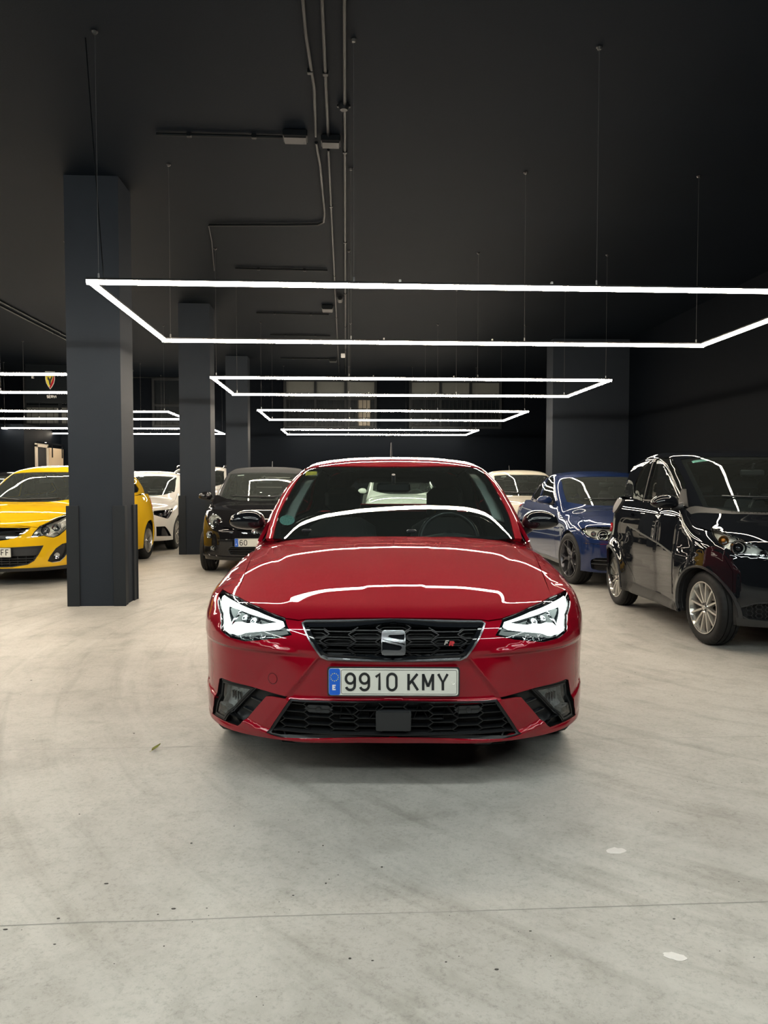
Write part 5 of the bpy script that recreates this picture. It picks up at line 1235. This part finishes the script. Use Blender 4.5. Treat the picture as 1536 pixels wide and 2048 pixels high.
def round_lamp(C, nm, c, r, out):
    # a round lamp let into the nose: chrome-rimmed pot, bowl, bulb shield and domed cover, facing forward
    for sg in (1, -1):
        q = (c[0]*sg, c[1], c[2])
        o = MB().lathe([(.09, r*.80), (-out+.012, r*1.0), (-out, r*1.04), (-out-.006, r*1.0), (-out-.004, r*.91), (-out+.016, r*.88)], 36, 'y', q).build(nm, M['chrome'], C.root, 35)
        MB().lathe([(-out+.014, r*1.14), (-out+.004, r*1.12), (-out+.006, r*1.03), (.06, r*1.03)], 36, 'y', q).build('lamp_rim', M['gloss_black'], o, 35)
        MB().lathe([(.015, .0008), (.010, r*.35), (-.005, r*.65), (-out+.012, r*.90)], 32, 'y', q).build('reflector', M['lamp_chrome'], o, 50)
        MB().lathe([(-out+.010, .0006), (-out+.012, r*.24), (.012, r*.30)], 20, 'y', (q[0], q[1], q[2]-r*.12)).build('bulb_shield', M['chrome'], o, 40)
        MB().lathe([(-out-.016, .0006), (-out-.014, r*.4), (-out-.008, r*.72), (-out, r*.92)], 32, 'y', q).build('lamp_lens', M['lens'], o, 60)
def round_front(C, D, fogs=True):
    round_lamp(C, 'headlamp', (.548, .215, .730), .083, .055)
    round_lamp(C, 'indicator_lamp', (.622, .215, .540), .046, .035)
    round_lamp(C, 'fog_lamp', (.572, .165, .362), .034, .030)
def build_bubble(name, label, loc, rot, pm, roof, text=None, rimm='dark_alloy'):
    C = CarB(SPEC['bubble'], name, label, loc, rot)
    x1, x2, x3 = POLY['bubble_hl'][0], POLY['bubble_hl2'][0], POLY['bubble_fog'][0]
    inl = [(0, .395), (.33, .392), (.37, .34), (.33, .272), (0, .265)]
    D = kit('bubble', paint=pm, roof_mat=roof, fcent=[mirror_poly(inl)], h=.035)
    lower_body(C, D); green_house(C, D); round_front(C, D)
    wheels(C, .70, 3.0, 1.42, .295, .195, .21, 'twelve', rimm)
    opening(C, 'lower_grille', mirror_poly(inl), (.36, .33, .30), 'satin_black')
    C.strips('bumper_strip', 'F', [[(-.52, .475), (-.2, .485), (.2, .485), (.52, .475)]], .012, M['chrome'], off=.005, depth=.01)
    C.strips('bumper_lip', 'F', [[(-.90, .27), (-.60, .245), (-.3, .235), (.3, .235), (.60, .245), (.90, .27)]], .05, pm, off=.02, depth=.03, step=.06)
    mb = MB(); p, n = C.pt('F', (0, .60), .004)
    C.strips('nose_trim', 'F', [[(-.17, .575), (-.06, .57), (.06, .57), (.17, .575)]], .014, M['chrome'], off=.008, depth=.012)
    MB().lathe([(.004, .0005), (-.006, .03), (-.004, .04), (.006, .042)], 24, 'y', (p.x, p.y, p.z)).build('nose_badge', M['chrome'], C.root, 40)
    if text: plate(C, text, -.006, .445, 4)
    mirrors(C, (.865, 1.23, 1.045), (.098, .07, .068), pm, (.705, 1.22, .985))
    wipers(C, [[(-.46, .985), (-.25, .91), (.0, .885), (.18, .885)], [(.08, .875), (.28, .92), (.45, .99), (.55, 1.05)]])
    MB().tube([(0, 2.55, 1.43), (0, 2.62, 1.60)], [.010, .004], 8).build('aerial', M['satin_black'], C.root)
    cabin(C, 1.02, .985, .62, 1.62, head_z=1.19, mirror_y=1.35, roof_z=1.36, rear_y=2.35, seat_x=.33)
    C.panel('inspection_sticker', 'GT', [(-.42, 1.455), (-.32, 1.44), (-.32, 1.415), (-.42, 1.43)], M['paper'], off=-.0095, flange=.0008, h=.03)
    return C
def build_hatch():
    C = CarB(SPEC['hatch'], 'hatchback_car', 'bright yellow hatchback half hidden behind the nearest pillar', (-4.27, 9.15), 4)
    P = POLY; HL = P['hatch_hl']
    G = rnd([(0, .710), (.158, .712), (.51, .708), (.45, .646), (.349, .592), (.245, .567), (.12, .553), (0, .549)], .0)
    LG = [(0, .4734), (.173, .4734), (.639, .491), (.584, .382), (.537, .307), (.47, .264), (.3065, .238), (0, .2325)]
    F = P['hatch_fog']
    D = kit('hatch', paint=M['yellow'], lights=[HL], fside=[F], fcent=[mirror_poly(G), mirror_poly(LG)], hf=.025)
    lower_body(C, D); green_house(C, D)
    wheels(C, .85, 3.36, 1.49, .30, .19, .20, 'pairs', 'alloy')
    b = P['hatch_hlb']
    lamp(C, 'headlamp', HL, .06, 'lamp_chrome', h=.03, rim=.010, rim_m='chrome', bowls=[(b[0][0], b[0][1], .046, 'gloss_black', 'ring'), (b[0][0], b[0][1], .036, 'chrome', 'bowl'), (b[1][0], b[1][1], .045, 'chrome', 'bowl'), (b[2][0], b[2][1]-.02, .022, 'chrome', 'bowl')], bars=[([(.86, .76), (.88, .68), (.89, .66)], .012, 'ink_white', -.015), ([(.62, .715), (.80, .785), (1.0, .84)], .014, 'chrome', -.012), ([(.76, .625), (.81, .635), (.85, .605)], .01, 'chrome', -.015)])
    g = opening(C, 'grille', mirror_poly(G), (.585, .60, .615), 'satin_black', 'chrome')
    C.strips('grille_bar', 'F', [[(-.50, .672), (-.25, .655), (0, .65), (.25, .655), (.50, .672)]], .030, M['chrome'], off=.012, depth=.02, clip=mirror_poly(G), parent=g)
    C.strips('grille_bar', 'F', [[(-.52, .70), (0, .69), (.52, .70)]], .014, M['chrome'], off=.010, depth=.02, clip=mirror_poly(G), parent=g)
    lg = opening(C, 'lower_grille', mirror_poly(LG), (.335, .305, .275), 'plastic', depth=.09)
    C.strips('grille_bar', 'F', [[(q, .23), (q, .36)] for q in np.linspace(-.54, .54, 13)], .008, M['plastic'], off=-.015, depth=.02, clip=inset(mirror_poly(LG), .01), parent=lg)
    C.panel('plate_carrier', 'F', [(-.63, .470), (.63, .484), (.58, .37), (-.58, .37)], M['plastic'], off=-.014, flange=.03, h=.05, parent=lg)
    fa, fb = C.panel('fog_lamp', 'F', inset(F, .001), M['plastic'], off=-.035, flange=-.03, h=.03, both=True)
    C.strips('fog_trim', 'F', [[(.985, .508), (.955, .424), (.888, .33), (.82, .282), (.73, .277)]], .012, M['chrome'], off=.004, depth=.012, parent=(fa, fb), both=True)
    q = P['hatch_fogb'][0]; p, n = C.pt('F', q, -.03); rot = n.to_track_quat('X', 'Z').to_matrix()
    for mr, par in ((1, fa), (-1, fb)):
        mb = MB().lathe([(0, .0006), (.004, .02), (.018, .032), (.02, .038), (.004, .040)], 24); mb.v = [tuple(Vector((mr*w.x, w.y, w.z))) for w in [rot @ Vector(v)+p for v in mb.v]]; mb.build('reflector', M['chrome'], par, 40)
    C.panel('front_valance', 'F', [(-1.02, .185), (1.02, .185), (1.02, .232), (.5, .222), (-.5, .222), (-1.02, .232)], M['plastic'], off=.008, flange=.03, h=.06)
    plate(C, 'FF', -.006, .418, 3, s0=.05, blue=False, right=True)
    mirrors(C, (.90, 1.50, 1.07), (.10, .07, .065), M['yellow'], (.77, 1.50, 1.01))
    wipers(C, [[(.40, 1.10), (.2, 1.035), (0, 1.015), (-.12, 1.01)], [(-.08, 1.005), (-.25, 1.04), (-.45, 1.13), (-.58, 1.22)]])
    cabin(C, 1.18, .99, .66, 1.85, head_z=1.18, mirror_y=1.62, roof_z=1.37, rear_y=2.68)
    pp = [(.26, 1.10), (.56, 1.20)]
    MB().box((.60, 1.46, 1.005), (.30, .20, .006), Matrix.Rotation(radians(14), 3, 'X')).build('price_sheet', M['paper'], C.root)
    C.panel('tail_lamp', 'R', [(.62, .80), (.85, .80), (.92, .98), (.70, 1.0)], M['tail_red'], off=.006, flange=.02, h=.05, both=True)
    return C
def build_plain(spec, name, label, loc, rot, pm, text=None, hl=None, fog=None, rails=False, extra=None, rimm='alloy', style='pairs', sheet_=False, glass='glass_dusty'):
    C = CarB(SPEC[spec], name, label, loc, rot)
    HL = hl or GEN_HL[spec]; dz = .14 if spec == 'tall' else 0
    G = [(0, .69+dz), (.36, .685+dz), (.30, .57+dz), (0, .565+dz)]; LG = [(0, .39+dz*.6), (.42, .385+dz*.6), (.50, .24+dz*.6), (0, .235+dz*.6)]
    D = kit(spec, paint=pm, lights=[HL], fside=[fog] if fog else [], fcent=[mirror_poly(G), mirror_poly(LG)], h=.04, glass=glass)
    lower_body(C, D); green_house(C, D)
    yw, yr, ra, zc = D['arch']; wr = zc+.002
    wheels(C, yw, yr, 1.53, wr, .20, wr*.70, style, rimm)
    lamp(C, 'headlamp', HL, .05, 'gloss_black', h=.035, rim=.010, rim_m='gloss_black', bowls=[(sum(a for a, b in HL)/len(HL)-.06, sum(b for a, b in HL)/len(HL), .032, 'chrome', 'bowl'), (sum(a for a, b in HL)/len(HL)+.03, sum(b for a, b in HL)/len(HL)+.005, .032, 'chrome', 'bowl')], bars=extra or [])
    opening(C, 'grille', mirror_poly(G), (.61+dz, .645+dz), 'satin_black', 'chrome')
    opening(C, 'lower_grille', mirror_poly(LG), (.28+dz*.6, .31+dz*.6, .35+dz*.6), 'satin_black')
    if fog:
        a, b = C.panel('fog_lamp', 'F', inset(fog, .001), M['gloss_black'], off=-.035, flange=-.03, h=.04, both=True)
        C.strips('fog_trim', 'F', [[(.62, .455), (.95, .452)]], .02, M['chrome'], off=-.02, depth=.01, clip=inset(fog, .01), parent=(a, b), both=True)
    mz = D['belt'][0][1]+.08
    wx = float(C.S.c_Wg(mz))
    mirrors(C, (wx+.14, D['belt'][0][0]+.20, mz+.01), (.10, .07, .065), pm, (wx-.02, D['belt'][0][0]+.20, mz-.05))
    by = D['cowl'][-1][1]+.06
    wipers(C, [[(-.45, by+.14), (-.2, by+.055), (.05, by+.03), (.2, by+.035)]])
    if rails:
        zr = float(C.S.c_R(2.4)); 
        for sg in (-1, 1):
            MB().tube([(sg*.60, 1.98, zr-.055), (sg*.605, 2.12, zr+.0), (sg*.61, 2.6, zr+.02), (sg*.60, 3.4, zr+.0), (sg*.58, 3.7, zr-.06)], [.014, .018, .018, .018, .014], 8).build('roof_rail', M['alloy'] if spec == 'tall' else M['satin_black'], C.root, 50)
    if sheet_: MB().box((.25, by+.36, D['belt'][0][1]+.02), (.30, .20, .006), Matrix.Rotation(radians(14), 3, 'X')).build('price_sheet', M['paper'], C.root)
    cabin(C, D['belt'][0][0]-.08, D['belt'][0][1]+.005, .68, D['belt'][0][0]+.55, head_z=1.17+dz*1.2, mirror_y=D['header'][0]-.12, roof_z=float(C.S.c_R(D['header'][0]))-.02, rear_y=D['belt'][0][0]+1.42)
    C.panel('tail_lamp', 'R', [(.60, .78+dz), (.85, .78+dz), (.92, .92+dz), (.66, .94+dz)], M['tail_red'], off=.006, flange=.02, h=.05, both=True)
    return C
build_smart(); build_coupe()
build_bubble('soft_top_car', 'black soft-top city car with round headlamps behind the red car', (-1.2, 10.1), 0, M['grey_black'], M['fabric'], '60', 'dark_alloy')
build_hatch()
build_plain('five_door', 'hatchback_car', 'white hatchback with narrow dark headlamps, between the first two pillars', (-3.98, 13.36), 0, M['white'], hl=POLY['five_hl'][:3]+POLY['five_hl'][3:], fog=POLY['five_fog'], extra=[(POLY['five_hldrl'], .018, 'ink_white', -.01)], sheet_=True, rails=True)
build_plain('tall', 'sport_utility_car', 'tall white car with roof rails, farthest back beside the third pillar', (-3.74, 17.8), 0, M['white'], rails=True)
build_bubble('city_car', 'cream white small car behind the dark blue coupe', (3.55, 13.4), 0, M['cream'], None, None, 'alloy')
build_plain('five_door', 'hatchback_car', 'pale white car straight behind the red car, seen through its windows', (1.35, 15.9), 0, M['pale_green'])
build_plain('five_door', 'hatchback_car', 'dark car at the back whose roof shows over the cream car', (3.75, 17.6), 0, M['grey_black'])
build_plain('five_door', 'hatchback_car', 'dark car behind the yellow hatchback, only its roof showing', (-6.85, 14.0), 0, M['grey_black'])
# ---------------------------------------------------------------- services on the ceiling, far windows, sign, door, litter
def conduit(name, label, pts, r=.014, clips=0, cat='conduit', group='black conduits on the ceiling'):
    o = MB().tube(pts, r, 8).build(name, M['conduit'], None, 50); tag(o, label, cat, group)
    for k in range(clips):
        a = Vector(pts[0]).lerp(Vector(pts[-1]), (k+.5)/clips); MB().box((a.x, a.y, a.z), (r*3, r*3, r*2.4), bev=.004).build('pipe_clip', M['conduit'], o)
    return o
def jbox(label, c, d):
    o = MB().box((0, 0, 0), d, bev=.012).build('junction_box', M['conduit'], None, loc=c); tag(o, label, 'junction box', 'junction boxes on the ceiling')
    MB().box((0, 0, -d[2]/2-.003), (d[0]-.02, d[1]-.02, .008), bev=.003).build('box_lid', M['conduit'], o); return o
zc = ZC-.02
conduit('conduit', 'black conduit on the ceiling, nearest of the three long runs to the left pillars', [(-.25, .5, zc), (-.25, 5.2, zc), (-.22, 5.9, zc), (-.24, 6.7, zc)], clips=3)
conduit('conduit', 'black conduit run that bends left behind the junction boxes', [(-.24, 6.83, zc), (-.22, 7.3, zc), (-.21, 8.6, zc), (-.23, 8.88, zc), (-.30, 8.97, zc), (-.57, 9.0, zc), (-1.58, 9.06, zc)], clips=0)
conduit('conduit', 'middle one of three parallel black conduits in front of the junction boxes', [(-.13, .5, zc), (-.13, 6.72, zc)], clips=3)
conduit('conduit', 'black conduit running on from the junction box to the back of the hall', [(-.135, 6.97, zc), (-.13, 21.0, zc)], .012, clips=5)
LONG = conduit('conduit', 'longest straight black conduit, along the whole ceiling right of the boxes', [(.0, .5, zc), (.02, 9.0, zc), (.05, 21.3, zc)], clips=8)
conduit('conduit', 'short black conduit crossing left from the front junction boxes', [(-1.62, 6.74, zc), (-.50, 6.74, zc)], clips=2)
conduit('conduit', 'thin black cable sagging from the bent conduit towards the second lamp', [(-1.59, 9.08, zc), (-1.66, 9.7, zc+.008), (-1.85, 11.0, zc)], .006)
conduit('conduit', 'cross conduit on the ceiling above the second light frame', [(-1.53, 10.86, zc), (-.23, 10.89, zc)], clips=2)
conduit('conduit', 'cross conduit on the ceiling just past the second pair of junction boxes', [(-1.56, 13.68, zc), (-.27, 13.74, zc)], clips=2)
conduit('conduit', 'cross conduit on the ceiling above the third light frame', [(-1.51, 15.7, zc), (-.28, 15.75, zc)], clips=2)
conduit('conduit', 'cross conduit on the ceiling before the farthest light frame', [(-1.55, 18.66, zc), (-.31, 18.7, zc)], clips=2)
conduit('conduit', 'farthest cross conduit, on the ceiling near the back wall', [(-6.5, 22.3, zc), (-.35, 22.32, zc)], clips=3)
for x, lb in ((-5.75, 'right one of two black conduits on the ceiling left of the pillars'), (-5.90, 'left one of two black conduits on the ceiling left of the pillars')):
    conduit('conduit', lb, [(x, 7, zc), (x, 21, zc)], .018, clips=4)
jbox('larger black junction box at the end of the short cross conduit', (-.415, 6.68, ZC-.035), (.21, .15, .07))
jbox('black junction box between the two right-hand conduits, beside the larger box', (-.11, 6.755, ZC-.035), (.17, .14, .07))
jbox('black junction box over the middle aisle, left of its pair', (-.28, 13.2, ZC-.035), (.19, .28, .07))
jbox('black junction box over the middle aisle, right of its pair', (-.058, 12.46, ZC-.055), (.075, .24, .05))
jbox('black junction box near the back of the ceiling by the white sensor', (-.265, 18.8, ZC-.035), (.18, .3, .07))
o = MB().lathe([(0, .0005), (0, .03), (.03, .045), (.05, .045)], 20, 'z', (0, 0, -.02)).build('pipe_coupling', M['conduit'], LONG, 40, loc=(.005, 6.17, ZC-.03))
for dx in (-.035, .035): MB().box((dx, .0, .012), (.04, .03, .02), bev=.004).build('clamp_ear', M['conduit'], o)
o = MB().box((0, 0, 0), (.10, .06, .10), bev=.01).build('ceiling_sensor', M['paper'], None, loc=(-.015, 18.0, ZC-.05)); tag(o, 'small white sensor box on the ceiling far back', 'sensor')
# windows high in the back wall
def wall_window(n, x0, x1, z0, z1, bays, split, blind, rods=0):
    r = empty('window_%d' % n, ((x0+x1)/2, Y1-.02, z0)); r['kind'] = 'structure'; w = x1-x0; bw = w/bays
    for k in range(bays+1): MB().box((-w/2+k*bw, -.03, (z1-z0)/2), (.075, .09, z1-z0), bev=.006).build('window_frame', M['frame_paint'], r)
    for z in (0, split-z0, z1-z0): MB().box((0, -.03, z), (w+.075, .08, .07), bev=.006).build('window_frame', M['frame_paint'], r)
    for k in range(bays):
        xx = -w/2+(k+.5)*bw
        MB().box((xx, -.004, (split-z0+z1-z0)/2), (bw-.07, .012, z1-split-.06)).build('window_pane', M['blind'] if blind[k] & 1 else M['glass_back'], r)
        p = MB().box((xx, -.004, (split-z0)/2), (bw-.07, .012, split-z0-.06)).build('window_pane', M['blind'] if blind[k] & 2 else M['glass_back'], r)
        for q in range(rods): MB().tube([(xx-bw/2+.08+(bw-.16)*(q+.5)/rods, -.03, .03), (xx-bw/2+.08+(bw-.16)*(q+.5)/rods, -.03, split-z0-.03)], .008, 6).build('window_bar', M['frame_paint'], p)
        if rods:
            for zz in (.33, .66): MB().tube([(xx-bw/2+.04, -.03, (split-z0)*zz), (xx+bw/2-.04, -.03, (split-z0)*zz)], .008, 6).build('window_bar', M['frame_paint'], p)
M['glass_back'] = mat('dark_window_glass', (.005, .007, .009), .2, spec=.2)
M['beige_panel'] = mat('beige_window_panel', (.14, .125, .10), .7)
M['brown_pane'] = mat('brown_window_pane', (.05, .045, .035), .6)
wall_window(1, -1.74, .95, 2.88, 4.26, 3, 3.72, (1, 1, 1), 6)
MB().box((1.0, -.02, .43), (.36, .02, .80), bev=.005).build('window_panel', M['beige_panel'], bpy.data.objects['window_1'])
wall_window(2, 1.99, 4.72, 2.88, 4.26, 3, 3.74, (1, 1, 1), 6)
wall_window(3, -5.60, -4.70, 2.90, 4.26, 1, 3.5, (0,), 4)
wall_window(4, -9.30, -7.30, 2.92, 4.26, 2, 3.45, (2, 2), 4)
# sliding door of the closed room
d = empty('door_1', (-8.30, 21.6, 0)); d['kind'] = 'structure'
for y in (-.87, -.13): MB().box((.02, y, 1.13), (.06, .08, 2.26), bev=.006).build('door_frame', M['door_frame'], d)
MB().box((.02, -.50, 2.24), (.06, .82, .10), bev=.006).build('door_frame', M['door_frame'], d)
MB().box((.005, -.50, 1.09), (.02, .66, 2.18)).build('door_opening', M['void'], d)
lf = MB().box((.06, .42, 1.10), (.05, .98, 2.20), bev=.008).build('door_leaf', M['door_beige'], d)
for y in (.06, .80): MB().box((.095, y, 2.10), (.02, .05, .34), bev=.005).build('door_hanger', M['gloss_black'], lf)
MB().box((.075, .0, 2.31), (.03, 1.9, .05), bev=.005).build('door_rail', M['gloss_black'], d)
# sign with a shield, hung from the ceiling on the left
sg = empty('shop_sign', (-7.66, 19.95, 3.28), radians(8)); tag(sg, 'dark hanging sign with a yellow and red shield above the left lamps', 'sign')
MB().box((0, .02, .50), (1.05, .03, 1.0), bev=.006).build('sign_board', M['glass_back'], sg)
fs = lambda u, v, h: Vector((u, .003-h, v))
sh = lambda k: [(.075*k+a*k*.105, .60+b*k*.20) for a, b in ((-1, 1), (1, 1), (1, .1), (.82, -.35), (.45, -.75), (0, -1.1), (-.45, -.75), (-.82, -.35), (-1, .1))]
cx0 = .075
def shp(pts, h0, h1, nm, mt):
    MB().prism([(cx0+a*.105, .60+b*.20) for a, b in pts], h0, h1, fs).build(nm, mt, sg)
S0 = [(-1, 1), (1, 1), (1, .1), (.82, -.35), (.45, -.75), (0, -1.1), (-.45, -.75), (-.82, -.35), (-1, .1)]
shp([(a*1.12, b*1.1) for a, b in S0][::-1], .002, .008, 'shield_rim', M['paper'])
shp([(-1, 1), (-1, .1), (-.82, -.35), (-.45, -.75), (-.2, -.93), (1, .75), (1, 1)], .008, .014, 'shield_field', M['ink_yellow'])
shp([(1, .72), (-.17, -.95), (0, -1.1), (.45, -.75), (.82, -.35), (1, .1)][::-1], .008, .014, 'shield_field', M['badge_red'])
shp([(-.2, -.55), (-.32, -.1), (-.6, .1), (-.55, .45), (-.25, .3), (-.05, .1), (.2, .3), (.5, .55), (.55, .25), (.25, -.1), (.15, -.5), (0, -.75)], .014, .018, 'shield_figure', M['ink'])
m, _ = text_mb('SERVI', .075, .016, .012, lambda u, v, h: fs(-.01+u, .135+v, .002+h), .004); m.build('sign_lettering', M['ink_white'], sg)
m, _ = text_mb('E', .10, .024, .0, lambda u, v, h: fs(-.36+u, .63+v, .002+h), .004); m.build('sign_lettering', M['ink_white'], sg)
for x in (-.4, .4): MB().tube([(x, .02, 1.0), (x, .02, ZC-3.28)], .004, 6).build('sign_wire', M['lamp_body'], sg)
# floor: joints, paint marks, a leaf, grit
rg = random.Random(3)
for y, k in ((3.58, .05), (2.15, .04)):
    P = [(x, rg.uniform(-.004, .004)) for x in np.arange(-9, 6.0, .25)]; L, Rr = ribbon(P, .003); n = len(L)
    V = [(q.x, y+q.y, .0506) for q in L]+[(q.x, y+q.y, .0506) for q in Rr]; MB().add([(a-cx, b-cy, c) for a, b, c in V], [(i, n+i, n+i+1, i+1) for i in range(n-1)]).build('floor_joint', M['joint'], FL)
for (x, y, a, b, r) in ((.93, 2.48, .036, .022, .1), (.88, 1.91, .030, .017, -.3)):
    P = [(a*cos(t)*rg.uniform(.85, 1.1), b*sin(t)*rg.uniform(.8, 1.15)) for t in np.linspace(0, 2*pi, 18, endpoint=False)]
    MB().prism([(x+u*cos(r)-v*sin(r)-cx, y+u*sin(r)+v*cos(r)-cy) for u, v in P], .0502, .0510, lambda u, v, h: Vector((u, v, h))).build('paint_mark', M['chalk'], FL)
V = []; F = []; n = 9
for i in range(n):
    t = i/(n-1); w = .014*sin(pi*min(1, t*1.05))**.8*(1-.4*t)+.0006; z = .004+.014*t*t
    V += [(-w, t*.052-.026, z+.006), (0, t*.052-.026, z), (w, t*.052-.026, z+.007)]
for i in range(n-1):
    for k in (0, 1): F.append((3*i+k, 3*i+k+1, 3*i+k+4, 3*i+k+3))
lf = MB().add(V, F).build('fallen_leaf', M['leaf'], None, 60, loc=(-.89, 3.55, 0)); lf.rotation_euler = (0, 0, radians(-35)); tag(lf, 'small curled dry leaf on the concrete left of the red car', 'leaf')
MB().tube([(0, -.026, .004), (.002, -.040, .003)], .0011, 5).build('leaf_stalk', M['leaf'], lf)
V = MB()
for _ in range(260):
    x, y = rg.uniform(-2.2, 2.4), rg.uniform(1.5, 5.2); r = rg.choice((.0012, .0015, .0018, .0022, .0034))
    if y > 2.85 and -.85 < x < 1.45: continue
    V.ell((x, y, r*.3), (r*rg.uniform(.8, 2.4), r, r*.5), 6, 3)
g = V.build('floor_grit', M['grit'], None, 60); tag(g, 'dark crumbs of grit strewn over the front of the concrete floor', 'grit', None, 'stuff')
